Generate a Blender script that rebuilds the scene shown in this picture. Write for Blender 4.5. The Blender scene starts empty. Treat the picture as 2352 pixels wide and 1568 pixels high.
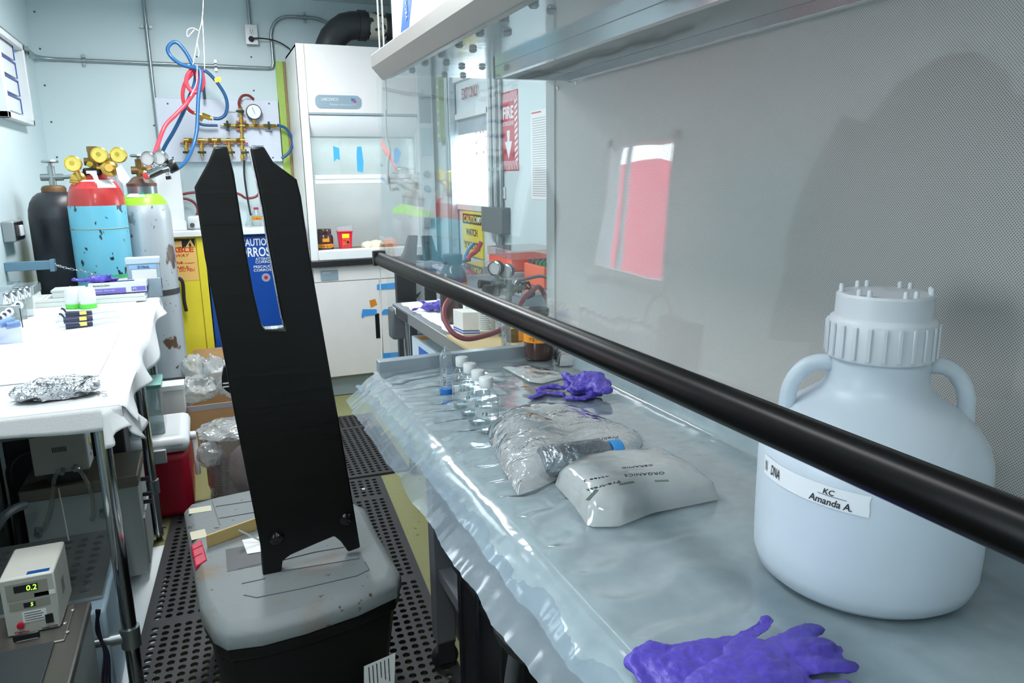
import bpy, bmesh, math, random
import numpy as np
from mathutils import Vector, Matrix, noise
random.seed(7)
PI = math.pi
col = bpy.context.scene.collection
# ------------------------------------------------------------------ camera, world, lights, exposure
F, W, H = 1700.0, 2352.0, 1568.0
def _axes():
    d = Vector((455-W/2, 418-H/2, F)).normalized()
    a = Vector((455-W/2, 418-H/2, F)); b = Vector((1, -0.015, 0))
    x = (a - b*(d.dot(a)/d.dot(b))).normalized()
    z = x.cross(d)
    if z.y > 0: z = -z
    return Matrix((x, d, z))
RM = _axes(); CAM = Vector((0, 0, 1.43))
def P(px, py, **k):
    """the room point that a line of sight meets on a real plane X=, Y= or Z="""
    r = RM @ Vector((px-W/2, py-H/2, F))
    (ax, v), = k.items(); i = 'XYZ'.index(ax)
    return CAM + r*((v-CAM[i])/r[i])
cd = bpy.data.cameras.new('camera'); cam = bpy.data.objects.new('camera', cd); col.objects.link(cam)
mw = Matrix.Identity(4)
for i, v in enumerate((RM @ Vector((1,0,0)), RM @ Vector((0,-1,0)), RM @ Vector((0,0,-1)))):
    mw[0][i], mw[1][i], mw[2][i] = v
mw.translation = CAM; cam.matrix_world = mw
cd.sensor_width = 36; cd.lens = F/W*36; cd.clip_start = 0.02
bpy.context.scene.camera = cam
sc = bpy.context.scene
sc.view_settings.view_transform = 'Standard'; sc.view_settings.look = 'None'
sc.view_settings.gamma = 1; sc.view_settings.use_curve_mapping = False
sc.view_settings.exposure = 0.58
sc.cycles.max_bounces = 10; sc.cycles.transparent_max_bounces = 24
sc.cycles.diffuse_bounces = 5; sc.cycles.glossy_bounces = 5; sc.cycles.transmission_bounces = 6
sc.cycles.sample_clamp_indirect = 2.5; sc.cycles.blur_glossy = 1.0; sc.cycles.use_denoising = True
sc.cycles.caustics_reflective = False; sc.cycles.caustics_refractive = False
w = bpy.data.worlds.new('sky'); sc.world = w; w.use_nodes = True
w.node_tree.nodes['Background'].inputs[0].default_value = (0.86, 0.95, 1.0, 1)
w.node_tree.nodes['Background'].inputs[1].default_value = 9.0
def area(name, loc, rot, sx, sy, power, colr):
    l = bpy.data.lights.new(name, 'AREA'); l.shape = 'RECTANGLE'; l.size = sx; l.size_y = sy
    l.energy = power; l.color = colr
    o = bpy.data.objects.new(name, l); o.location = loc; o.rotation_euler = rot; col.objects.link(o); return o
def portal(loc, rot, sx, sy):
    o = area('window_portal', loc, rot, sx, sy, 1, (1,1,1)); o.data.cycles.is_portal = True
portal((-.94, 2.80, 1.465), (0, math.radians(-90), 0), .62, .60)
portal((-.94, .72, 1.465), (0, math.radians(-90), 0), .62, .60)
portal((1.59, 4.24, 1.525), (0, math.radians(90), 0), .54, .58)
# light of the twin tube ceiling fixtures
LXS = {-.6: -.30, 1.5: -.30, 3.9: .10}
for ly, e in ((-.6, 11), (1.5, 16), (3.9, 32)):
    area('ceiling_lamp_light', (LXS[ly], ly, 2.50), (0, 0, 0), .26, 1.15, e, (.97, .992, 1))

# ------------------------------------------------------------------ materials
def C8(r, g, b):
    f = lambda v: (v/255/12.92) if v <= 10 else ((v/255+.055)/1.055)**2.4
    return (f(r), f(g), f(b), 1)
MATS = {}
def mat(name, rgb, rough=.5, metal=0, alpha=1, ns=None, bump=None, emit=None, sub=0, coat=0, spec=.5, mott=None, stretch=None):
    """procedural principled material: mott=(scale, rgb2, threshold, width) adds blotches with a shape of their own"""
    if name in MATS: return MATS[name]
    m = bpy.data.materials.new(name); m.use_nodes = True; nt = m.node_tree; N = nt.nodes; L = nt.links
    b = N['Principled BSDF']; c = C8(*rgb)
    b.inputs['Base Color'].default_value = c; b.inputs['Roughness'].default_value = rough
    b.inputs['Metallic'].default_value = metal; b.inputs['Alpha'].default_value = alpha
    b.inputs['Specular IOR Level'].default_value = spec
    if coat: b.inputs['Coat Weight'].default_value = coat; b.inputs['Coat Roughness'].default_value = .08
    if sub:
        b.inputs['Subsurface Weight'].default_value = sub; b.inputs['Subsurface Radius'].default_value = (.03,.03,.03)
        b.inputs['Subsurface Scale'].default_value = .6
    tc = N.new('ShaderNodeTexCoord'); src = tc.outputs['Object']
    if stretch:
        mp = N.new('ShaderNodeMapping'); mp.inputs['Scale'].default_value = stretch; L.new(src, mp.inputs[0]); src = mp.outputs[0]
    last = None
    def mix(fac, A, B):
        x = N.new('ShaderNodeMix'); x.data_type = 'RGBA'
        L.new(fac, x.inputs[0])
        if isinstance(A, tuple): x.inputs[6].default_value = A
        else: L.new(A, x.inputs[6])
        x.inputs[7].default_value = B; return x.outputs[2]
    if ns or True:
        s, a = ns or (9, .05)
        n = N.new('ShaderNodeTexNoise'); n.inputs['Scale'].default_value = s; n.inputs['Detail'].default_value = 4
        L.new(src, n.inputs[0]); last = mix(n.outputs[0], c, tuple(min(1, v*(1-a*2)) for v in c[:3])+(1,))
    if mott:
        for (s, rgb2, th, wd) in (mott if isinstance(mott[0], tuple) else (mott,)):
            n = N.new('ShaderNodeTexNoise'); n.inputs['Scale'].default_value = s; n.inputs['Detail'].default_value = 6
            L.new(src, n.inputs[0]); r = N.new('ShaderNodeMapRange')
            r.inputs[1].default_value = th; r.inputs[2].default_value = th+wd; L.new(n.outputs[0], r.inputs[0])
            last = mix(r.outputs[0], last, C8(*rgb2))
    L.new(last, b.inputs['Base Color'])
    if bump:
        s, st = bump[:2]
        n = N.new('ShaderNodeTexNoise'); n.inputs['Scale'].default_value = s; n.inputs['Detail'].default_value = 3
        n.inputs['Distortion'].default_value = bump[2] if len(bump) > 2 else 0
        L.new(src, n.inputs[0]); bp = N.new('ShaderNodeBump'); bp.inputs['Strength'].default_value = st
        bp.inputs['Distance'].default_value = .01; L.new(n.outputs[0], bp.inputs['Height']); L.new(bp.outputs[0], b.inputs['Normal'])
    if emit:
        b.inputs['Emission Color'].default_value = C8(*emit[0]); b.inputs['Emission Strength'].default_value = emit[1]
    MATS[name] = m; return m
def clear(name, tint=(1,1,1), boost=1.0, haze=0.0, hz=(235,242,245), rough=.02, ior=1.5, bump=None, tl=.4):
    """thin clear sheet: transparent + Fresnel gloss + a little milky diffuse and translucent haze"""
    if name in MATS: return MATS[name]
    m = bpy.data.materials.new(name); m.use_nodes = True; nt = m.node_tree; N = nt.nodes; L = nt.links
    N.remove(N['Principled BSDF']); out = N['Material Output']
    t = N.new('ShaderNodeBsdfTransparent'); t.inputs[0].default_value = tuple(tint)+(1,)
    g = N.new('ShaderNodeBsdfGlossy'); g.inputs['Roughness'].default_value = rough
    f = N.new('ShaderNodeLayerWeight'); f.inputs[0].default_value = .5
    f5 = N.new('ShaderNodeMath'); f5.operation = 'POWER'; f5.inputs[1].default_value = 5; L.new(f.outputs['Facing'], f5.inputs[0])
    f0 = ((ior-1)/(ior+1))**2
    fm = N.new('ShaderNodeMath'); fm.operation = 'MULTIPLY_ADD'; fm.inputs[1].default_value = 1-f0; fm.inputs[2].default_value = f0; L.new(f5.outputs[0], fm.inputs[0])
    mu = N.new('ShaderNodeMath'); mu.operation = 'MULTIPLY'; mu.use_clamp = True; mu.inputs[1].default_value = boost
    L.new(fm.outputs[0], mu.inputs[0])
    base = t.outputs[0]
    tc = N.new('ShaderNodeTexCoord')
    if haze:
        dd = N.new('ShaderNodeBsdfDiffuse'); dd.inputs[0].default_value = C8(*hz)
        tr = N.new('ShaderNodeBsdfTranslucent'); tr.inputs[0].default_value = C8(*hz)
        a = N.new('ShaderNodeMixShader'); a.inputs[0].default_value = tl; L.new(dd.outputs[0], a.inputs[1]); L.new(tr.outputs[0], a.inputs[2])
        n = N.new('ShaderNodeTexNoise'); n.inputs['Scale'].default_value = 14; n.inputs['Detail'].default_value = 4; L.new(tc.outputs['Object'], n.inputs[0])
        r = N.new('ShaderNodeMapRange'); r.inputs[3].default_value = haze*.7; r.inputs[4].default_value = min(1, haze*1.3); L.new(n.outputs[0], r.inputs[0])
        h = N.new('ShaderNodeMixShader'); L.new(r.outputs[0], h.inputs[0]); L.new(base, h.inputs[1]); L.new(a.outputs[0], h.inputs[2]); base = h.outputs[0]
    x = N.new('ShaderNodeMixShader'); L.new(mu.outputs[0], x.inputs[0]); L.new(base, x.inputs[1]); L.new(g.outputs[0], x.inputs[2])
    L.new(x.outputs[0], out.inputs[0])
    if bump:
        n = N.new('ShaderNodeTexNoise'); n.inputs['Scale'].default_value = bump[0]; n.inputs['Detail'].default_value = 2
        n.inputs['Distortion'].default_value = bump[2] if len(bump) > 2 else 0
        L.new(tc.outputs['Object'], n.inputs[0]); bp = N.new('ShaderNodeBump'); bp.inputs['Strength'].default_value = bump[1]; bp.inputs['Distance'].default_value = .01
        L.new(n.outputs[0], bp.inputs['Height']); L.new(bp.outputs[0], g.inputs['Normal']); L.new(bp.outputs[0], f.inputs['Normal'])
    MATS[name] = m; return m
wall_m = mat('painted_wall', (205,222,226), .42, ns=(2.5,.03), bump=(3,.25))
ceil_m = mat('ceiling_paint', (214,224,226), .6)
floor_m = mat('olive_floor', (136,137,92), .45, ns=(30,.06), mott=(38,(98,82,42),.64,.05))
steel = mat('brushed_steel', (190,194,196), .38, .85, ns=(20,.04))
chrome = mat('chrome', (215,218,222), .12, 1)
galv = mat('galvanised', (165,176,178), .35, .85, ns=(25,.08))
brass = mat('brass', (205,168,84), .28, .9, ns=(60,.08))
goldm = mat('gold_gauge', (236,208,84), .2, .85)
copper = mat('copper', (182,110,84), .4, .6)
white = mat('white_paint', (232,236,238), .4)
white2 = mat('off_white_plastic', (222,226,228), .35)
paper = mat('paper', (240,241,240), .8)
black = mat('black_plastic', (18,19,21), .35)
blackr = mat('black_rubber', (30,31,33), .65)
dgrey = mat('dark_grey_paint', (70,72,75), .4)
grey = mat('grey_plastic', (140,147,150), .45)
ink = mat('ink', (22,22,30), .6)
orange = mat('orange_tape', (240,150,30), .6)
bluetape = mat('blue_tape', (70,170,235), .6)
purple = mat('purple_nitrile', (80,66,172), .45, ns=(40,.05), bump=(70,.3), sub=.08)
amber = mat('brown_bottle', (66,40,36), .22, coat=.3)
red = mat('red_plastic', (200,28,58), .4)
white_led = mat('screen_green', (120,240,60), .5, emit=((150,255,60), 2.2))
glass = clear('clear_glass', (.93,.96,.97), 1.6, .04, bump=(30,.15))
pane_m = clear('window_pane', (.97,.99,1), 1.0)
plast = clear('clear_plastic', (.92,.95,.96), 1.5, .22)

# ------------------------------------------------------------------ geometry helpers
def J(*gs):
    V, Fs = [], []
    for v, f in gs:
        n = len(V); V += [tuple(p) for p in v]; Fs += [tuple(i+n for i in q) for q in f]
    return V, Fs
def gbox(a, b):
    x0,x1 = sorted((a[0],b[0])); y0,y1 = sorted((a[1],b[1])); z0,z1 = sorted((a[2],b[2]))
    V = [(x0,y0,z0),(x1,y0,z0),(x1,y1,z0),(x0,y1,z0),(x0,y0,z1),(x1,y0,z1),(x1,y1,z1),(x0,y1,z1)]
    return V, [(3,2,1,0),(4,5,6,7),(0,1,5,4),(1,2,6,5),(2,3,7,6),(3,0,4,7)]
def frame(ax):
    ax = Vector(ax).normalized(); u = ax.orthogonal().normalized(); return u, ax.cross(u), ax
def glathe(prof, c=(0,0,0), ax=(0,0,1), n=24, cap=True):
    u, v, a = frame(ax); c = Vector(c); V = []; Fs = []
    for r, h in prof:
        for k in range(n):
            t = 2*PI*k/n; V.append(c + u*(r*math.cos(t)) + v*(r*math.sin(t)) + a*h)
    for i in range(len(prof)-1):
        for k in range(n):
            k2 = (k+1) % n; Fs.append((i*n+k, i*n+k2, (i+1)*n+k2, (i+1)*n+k))
    if cap:
        if prof[0][0] > 1e-5: Fs.append(tuple(range(n-1,-1,-1)))
        if prof[-1][0] > 1e-5: Fs.append(tuple((len(prof)-1)*n+k for k in range(n)))
    return V, Fs
def gcyl(a, b, r, r2=None, n=16):
    a, b = Vector(a), Vector(b); r2 = r if r2 is None else r2
    return glathe([(r,0),(r2,(b-a).length)], a, b-a, n)
def spline(pts, k=8):
    pts = [Vector(p) for p in pts]
    if len(pts) < 3: return pts
    out = []; Q = [pts[0]*2-pts[1]] + pts + [pts[-1]*2-pts[-2]]
    for i in range(1, len(Q)-2):
        a, b, c, d = Q[i-1:i+3]
        for j in range(k):
            t = j/k; out.append(.5*((2*b)+(c-a)*t+(2*a-5*b+4*c-d)*t*t+(3*b-a-3*c+d)*t**3))
    out.append(pts[-1]); return out
def gtube(pts, r, n=8, sm=True, k=8, rf=None):
    ps = spline(pts, k) if sm else [Vector(p) for p in pts]
    V = []; Fs = []; u = None; m = len(ps)
    for i, p in enumerate(ps):
        d = (ps[min(i+1,m-1)]-ps[max(i-1,0)]).normalized()
        if u is None: u = d.orthogonal().normalized()
        u = (u - d*u.dot(d)).normalized(); v = d.cross(u)
        rr = r if rf is None else rf(i/(m-1))
        for j in range(n):
            t = 2*PI*j/n; V.append(p+u*(rr*math.cos(t))+v*(rr*math.sin(t)))
    for i in range(m-1):
        for j in range(n):
            j2 = (j+1)%n; Fs.append((i*n+j, i*n+j2, (i+1)*n+j2, (i+1)*n+j))
    Fs += [tuple(range(n-1,-1,-1)), tuple((m-1)*n+j for j in range(n))]
    return V, Fs
def gprism(pts, vec):
    pts = [Vector(p) for p in pts]; vec = Vector(vec); n = len(pts)
    V = pts + [p+vec for p in pts]
    Fs = [tuple(range(n)), tuple(range(2*n-1, n-1, -1))] + [(i, i+n, (i+1)%n+n, (i+1)%n) for i in range(n)]
    return V, Fs
def ggrid(fn, nu, nv):
    V = [fn(i/(nu-1), j/(nv-1)) for i in range(nu) for j in range(nv)]
    return V, [(i*nv+j, (i+1)*nv+j, (i+1)*nv+j+1, i*nv+j+1) for i in range(nu-1) for j in range(nv-1)]
def O(name, geo, m, par=None, bevel=0, smooth=True, solid=0, seg=2):
    V, Fs = geo; me = bpy.data.meshes.new(name)
    off = par.matrix_world_loc if False else (Vector(par['_o']) if par is not None and '_o' in par else Vector((0,0,0)))
    me.from_pydata([tuple(Vector(v)-off) for v in V], [], Fs); me.validate()
    bm = bmesh.new(); bm.from_mesh(me); bmesh.ops.recalc_face_normals(bm, faces=bm.faces); bm.to_mesh(me); bm.free()
    if smooth:
        me.shade_smooth(); me.set_sharp_from_angle(angle=math.radians(38))
    me.materials.append(m); o = bpy.data.objects.new(name, me); col.objects.link(o)
    if par is not None: o.parent = par; o['_o'] = tuple(off)
    else: o['_o'] = (0.,0.,0.)
    if solid:
        s = o.modifiers.new('thickness', 'SOLIDIFY'); s.thickness = solid; s.offset = 0
    if bevel:
        b = o.modifiers.new('bevel', 'BEVEL'); b.width = bevel; b.segments = seg; b.limit_method = 'ANGLE'; b.angle_limit = math.radians(50)
        b.harden_normals = False
    return o
def box(name, a, b, m, par=None, bevel=0): return O(name, gbox(a, b), m, par, bevel)
def T(name, label, cat, loc, group=None):
    o = bpy.data.objects.new(name, None); col.objects.link(o); o.location = loc; o.empty_display_size = .05
    o['_o'] = tuple(float(v) for v in loc); return tag(o, label, cat, group)
def tag(o, label, cat, group=None):
    o['label'] = label; o['category'] = cat
    if group: o['group'] = group
    return o
def S(o): o['kind'] = 'structure'; return o
def lab(o, l): o['label'] = l; return o
def text(s, o0, xd, up, w, h, m, par, name='lettering', thick=.0006, shear=0, bold=0):
    cu = bpy.data.curves.new('t', 'FONT'); cu.body = s; cu.size = 1; cu.shear = shear; cu.offset = bold; cu.resolution_u = 3
    cu.extrude = .5; ob = bpy.data.objects.new('t', cu); col.objects.link(ob)
    dg = bpy.context.evaluated_depsgraph_get(); me = bpy.data.meshes.new_from_object(ob.evaluated_get(dg))
    V = [v.co.copy() for v in me.vertices]; Fs = [tuple(p.vertices) for p in me.polygons]
    bpy.data.objects.remove(ob); bpy.data.curves.remove(cu); bpy.data.meshes.remove(me)
    if not V: return None
    xs = [v.x for v in V]; ys = [v.y for v in V]; x0, x1, y0, y1 = min(xs), max(xs), min(ys), max(ys)
    xd = Vector(xd).normalized(); up = Vector(up).normalized(); nrm = xd.cross(up); o0 = Vector(o0)
    V2 = [o0 + xd*((v.x-x0)/(x1-x0)*w) + up*((v.y-y0)/(y1-y0)*h) + nrm*(v.z*2*thick) for v in V]
    return O(name, (V2, Fs), m, par, smooth=False)
def fbm(p, s, o=4): return noise.fractal(Vector(p)*s, 1.0, 2.0, o)
def ridge(p, s, o=4): return sum(abs(noise.noise(Vector(p)*s*2**i+Vector((i*7.1,3,1))))/2**i for i in range(o))
def crumple(name, c, rad, m, par=None, amp=.25, fr=14, sub=4, seed=0, flat=.0, squash=None):
    bm = bmesh.new(); bmesh.ops.create_icosphere(bm, subdivisions=sub, radius=1); c = Vector(c)
    V = []
    for v in bm.verts:
        p = v.co.copy(); q = Vector((p.x*rad[0], p.y*rad[1], p.z*rad[2]))
        s = 1 - amp*ridge(q+Vector((seed*1.3,seed,0)), fr) + amp*.5
        q = q*s; 
        if q.z < -rad[2]*(1-flat): q.z = -rad[2]*(1-flat)
        V.append(q+c)
    Fs = [tuple(v.index for v in f.verts) for f in bm.faces]; bm.free()
    o = O(name, (V, Fs), m, par); 
    return o
def soft(name, caps, m, par=None, voxel=.004, amp=.003, fs=.03, seed=0, flat=1.0, z0=0, sm=3):
    """limp glove-like skin: tapered limbs merged by voxel remesh, then wrinkled"""
    gs = []
    for a, ra, b, rb in caps:
        a, b = Vector(a), Vector(b); n = 7
        for i in range(n):
            t = i/(n-1); c = a.lerp(b, t); r = ra+(rb-ra)*t
            v, f = glathe([(r*math.cos(x), r*math.sin(x)) for x in np.linspace(-PI/2+.01, PI/2-.01, 8)], (0,0,0), (0,0,1), 12)
            gs.append(([Vector((q[0], q[1], q[2]*flat))+c for q in v], f))
    o = O(name, J(*gs), m, par)
    r = o.modifiers.new('skin', 'REMESH'); r.mode = 'VOXEL'; r.voxel_size = voxel; r.use_smooth_shade = True
    s = o.modifiers.new('smooth', 'SMOOTH'); s.iterations = sm; s.factor = .6
    tx = bpy.data.textures.new('wrinkle', 'CLOUDS'); tx.noise_scale = fs; tx.noise_depth = 1; tx.noise_type = 'HARD_NOISE'; tv = bpy.data.textures.new('fold', 'VORONOI'); tv.noise_scale = fs*1.6; tv.distance_metric = 'DISTANCE'
    d = o.modifiers.new('wrinkle', 'DISPLACE'); d.texture = tx; d.strength = amp; d.mid_level = .4; d.texture_coords = 'LOCAL'
    d2 = o.modifiers.new('fold', 'DISPLACE'); d2.texture = tv; d2.strength = -amp*1.3; d2.mid_level = .3; d2.texture_coords = 'LOCAL'
    return o
def sheet3(name, pts, m, par=None, thick=.0006):
    """thin flat label from world corner points"""
    p = [Vector(q) for q in pts]; n = (p[1]-p[0]).cross(p[-1]-p[0]).normalized()
    return O(name, gprism(p, n*thick), m, par, smooth=False)
def dup(root, delta, label=None, group=None, rz=0):
    r = root.copy(); col.objects.link(r); r.location = root.location + Vector(delta); r.rotation_euler = (0,0,rz)
    if label: r['label'] = label
    if group: r['group'] = group
    for ch in list(root.children):
        c = ch.copy(); col.objects.link(c); c.parent = r
        for g in ch.children:
            d = g.copy(); col.objects.link(d); d.parent = c
    return r
X0, X1, Y0, Y1, ZC = -.85, 1.5, -1.3, 5.5, 2.62
# ================================================================== THE ROOM
def wall_with_hole(name, xa, xb, y0, y1, z0, z1, hy0, hy1, hz0, hz1, m):
    return S(O(name, J(gbox((xa,y0,z0),(xb,hy0,z1)), gbox((xa,hy1,z0),(xb,y1,z1)), gbox((xa,hy0,z0),(xb,hy1,hz0)), gbox((xa,hy0,hz1),(xb,hy1,z1))), m, smooth=False))
WY0, WY1, WZ0, WZ1 = 2.50, 3.10, 1.15, 1.78
VY0, VY1 = .42, 1.02
wl = S(O('wall_left', J(gbox((X0-.08,Y0,0),(X0,VY0,ZC)), gbox((X0-.08,VY1,0),(X0,WY0,ZC)), gbox((X0-.08,WY1,0),(X0,Y1,ZC)), *[gbox((X0-.08,a,c),(X0,b,d)) for a,b in ((VY0,VY1),(WY0,WY1)) for c,d in ((0,WZ0),(WZ1,ZC))]), wall_m, smooth=False))
DY0, DY1, DZ0, DZ1 = 3.95, 4.53, 1.26, 1.79
wr = wall_with_hole('wall_right', X1, X1+.08, Y0, Y1, 0, ZC, DY0-.14, DY1+.12, 0, 2.03, wall_m)
wb = S(box('wall_back', (X0-.08, Y1, 0), (X1+.08, Y1+.08, ZC), wall_m))
S(box('wall_front', (X0-.08, Y0-.08, 0), (X1+.08, Y0, ZC), wall_m))
S(box('floor', (X0-.08, Y0-.08, -.06), (X1+.08, Y1+.08, 0), floor_m))
S(box('ceiling', (X0-.08, Y0-.08, ZC), (X1+.08, Y1+.08, ZC+.06), ceil_m))
# window seen in the sash, plus an unseen one added to light the hood
for nm, wy0, wy1 in (('window_1',WY0,WY1),('added_window',VY0,VY1)):
    wn = S(O(nm, J(gbox((X0-.05,wy0,WZ0),(X0+.015,wy0+.04,WZ1)), gbox((X0-.05,wy1-.04,WZ0),(X0+.015,wy1,WZ1)), gbox((X0-.05,wy0,WZ0),(X0+.02,wy1,WZ0+.035)), gbox((X0-.05,wy0,WZ1-.035),(X0+.015,wy1,WZ1)), gbox((X0-.04,wy1-.16,WZ0),(X0-.02,wy1-.14,WZ1))), white2))
    box('pane', (X0-.045,wy0+.03,WZ0+.03), (X0-.04,wy1-.03,WZ1-.03), pane_m, wn)
# door with a window in the right wall
dr = S(O('door_1', J(gbox((X1+.01,DY0-.10,.01),(X1+.055,DY0,1.99)), gbox((X1+.01,DY1,.01),(X1+.055,DY1+.08,1.99)), gbox((X1+.01,DY0,.01),(X1+.055,DY1,DZ0)), gbox((X1+.01,DY0,DZ1),(X1+.055,DY1,1.99))), mat('door_paint',(214,226,232),.35), bevel=.003))
O('door_frame', J(gbox((X1-.012,DY0-.15,0),(X1+.06,DY0-.105,2.04)), gbox((X1-.012,DY1+.085,0),(X1+.06,DY1+.13,2.04)), gbox((X1-.012,DY0-.15,1.995),(X1+.06,DY1+.13,2.04))), white, dr)
O('window_frame', J(gbox((X1-.004,DY0-.02,DZ0-.02),(X1+.06,DY0+.012,DZ1+.02)), gbox((X1-.004,DY1-.012,DZ0-.02),(X1+.06,DY1+.02,DZ1+.02)), gbox((X1-.004,DY0,DZ0-.02),(X1+.06,DY1,DZ0+.012)), gbox((X1-.004,DY0,DZ1-.012),(X1+.06,DY1,DZ1+.02))), white2, dr)
O('blind', gbox((X1+.02,DY0+.012,DZ1-.10),(X1+.03,DY1-.012,DZ1-.012)), mat('grey_blind',(150,165,175),.5), dr)
box('pane', (X1+.032,DY0,DZ0), (X1+.036,DY1,DZ1), pane_m, dr)
text('EXIT ONLY', (X1-.001, 4.375, 1.885), (0,-1,0), (0,0,1), .275, .062, mat('maroon',(150,40,58),.5), dr)
text('EXIT ONLY', (X1+.031, 4.24, 1.56), (0,-1,0), (0,0,1), .24, .14, mat('reflected_maroon',(225,150,165),.6), dr)  # reflection of red lettering, painted on the pane in pale maroon
# screws along the panels of the back wall
for px, py in ((79,27),(92,112),(103,196),(118,280),(131,361),(354,288),(583,208),(577,131),(452,130),(1190,200)):
    if px < 800: O('screw', glathe([(.006,0),(.005,-.003),(.002,-.004)], P(px,py,Y=Y1-.0005), (0,1,0), 8), dgrey, wb)
# tall louvred unit high on the left wall
t = T('wall_cabinet', 'shallow white framed wall case with blue edged panels, high on the left wall', 'cabinet', (X0, 4.6, 1.74))
a0, a1, b0, b1 = 4.30, 4.93, 1.745, 2.165
O('case_frame', J(gbox((X0,a0,b0),(X0+.05,a0+.05,b1)), gbox((X0,a1-.03,b0),(X0+.05,a1,b1)), gbox((X0,a0,b0),(X0+.05,a1,b0+.03)), gbox((X0,a0,b1-.03),(X0+.05,a1,b1))), white2, t, .003)
box('back_panel', (X0,a0+.02,b0+.02), (X0+.008,a1-.02,b1-.02), mat('pale_panel',(196,214,218),.4), t)
bl = mat('blue_edge', (50,70,150), .4)
for k in range(4):
    z = b0+.05+k*.09
    o = box('blue_edged_panel', (X0+.01,a0+.06,z), (X0+.022,a1-.15,z+.07), white2, t, .002)
    O('edging', J(gbox((X0+.012,a0+.06,z+.07),(X0+.026,a1-.15,z+.078)), gbox((X0+.012,a1-.155,z),(X0+.026,a1-.145,z+.078))), bl, o)
# small switch on the left wall
t = T('thermostat', 'small grey control box with a white rocker on the left wall', 'switch', (X0, 4.16, 1.17))
box('housing', (X0,4.04,1.172), (X0+.05,4.235,1.267), mat('grey_metal',(150,158,160),.4,.3), t, .006)
box('face_plate', (X0+.05,4.05,1.18), (X0+.054,4.225,1.26), black, t)
box('rocker', (X0+.054,4.11,1.195), (X0+.064,4.17,1.245), white, t, .003)

# ================================================================== CONDUITS, OUTLET
def conduit(label, pts, r=.011, straps=()):
    t = T('conduit', label, 'conduit', pts[0], 'grey conduit pipes'); O('pipe', gtube(pts, r, 10, sm=False), galv, t)
    for s, horiz in straps:
        s = Vector(s); e = Vector((.008,0,.035)) if horiz else Vector((.035,0,.008))
        if abs(s.y-Y1) > .1: e = Vector((0,.008,.035)) if horiz else Vector((0,.035,.008))
        n = Vector((0,-1,0)) if abs(s.y-Y1) < .1 else (Vector((1,0,0)) if s.x < 0 else Vector((-1,0,0)))
        O('strap', J(gbox(s-e+n*.0, s+e+n*.004), glathe([(.016,-.008),(.016,.008)], s+n*.0, (1,0,0) if horiz and n.y else ((0,1,0) if horiz else (0,0,1)), 12)), galv, t)
    return t
yb = Y1-.016
def arc(a, b, c, n=6):
    a, b, c = Vector(a), Vector(b), Vector(c)
    return [(a.lerp(b, t)).lerp(b.lerp(c, t), t) for t in np.linspace(0,1,n)]
zc = 2.175
bend = arc((X0+.016, yb-.12, zc+.01), (X0+.016, yb, zc), (X0+.13, yb, zc))
conduit('grey pipe running along both walls at head height', [(X0+.016, 2.6, zc+.02)]+bend+[(.51, yb, zc-.005)], straps=[((X0+.016,5.25,zc),1), ((P(192,130,Y=yb).x,yb,zc),1), ((P(494,137,Y=yb).x,yb,zc),1)])
xv = P(352,200,Y=yb).x
conduit('upright grey pipe left of the white valve panel', [(xv, yb-.01, ZC), (xv, yb-.01, .02)], straps=[((xv,yb-.01,P(337,62,Y=yb).z),0)])
c1 = P(628,145,Y=yb); c2 = P(622,80,Y=yb); c3 = P(660,38,Y=yb); c4 = P(700,40,Y=yb); c5=P(758,58,Y=yb)
conduit('bent grey pipe looping up behind the black duct', [(.51,yb,zc-.005),(.535,yb,zc)] + [c1, c2] + arc(c2, P(625,40,Y=yb), c3) + [c4] + arc(c4, P(735,40,Y=yb), c5) + [P(790,110,Y=yb)], straps=[((c4.x,yb,c4.z),1)])
xo = P(574,60,Y=yb)
t = conduit('short grey pipe dropping to the wall outlet', [(xo.x, yb, ZC), (xo.x, yb, xo.z)])
t = T('power_outlet', 'steel wall outlet with a white socket and a black plug', 'outlet', P(577,82,Y=Y1))
a = P(562,60,Y=Y1); b = P(591,104,Y=Y1)
box('box', (a.x,Y1-.045,b.z), (b.x,Y1-.0,a.z), galv, t, .003)
box('plate', (a.x-.004,Y1-.05,b.z-.004), (b.x+.004,Y1-.045,a.z+.004), steel, t, .001)
s0 = P(577,72,Y=Y1-.05); O('socket', glathe([(.021,0),(.021,.004),(.019,.005)], s0, (0,-1,0), 20), white, t)
O('slots', J(gbox((s0.x-.009,Y1-.057,s0.z-.003),(s0.x-.006,Y1-.054,s0.z+.009)), gbox((s0.x+.006,Y1-.057,s0.z-.003),(s0.x+.009,Y1-.054,s0.z+.009)), gcyl((s0.x,Y1-.054,s0.z-.009),(s0.x,Y1-.057,s0.z-.009),.003)), ink, t)
s1 = P(577,90,Y=Y1-.05)
O('plug', glathe([(.016,0),(.018,.012),(.012,.03),(.005,.042)], s1, (0,-1,0), 14), blackr, t)
O('cable', gtube([s1+Vector((0,-.035,0)), P(600,88,Y=5.43), P(630,93,Y=5.44), P(655,105,Y=5.45), P(671,123,Y=5.45), P(690,190,Y=5.48)], .0045, 6), blackr, t)
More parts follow.
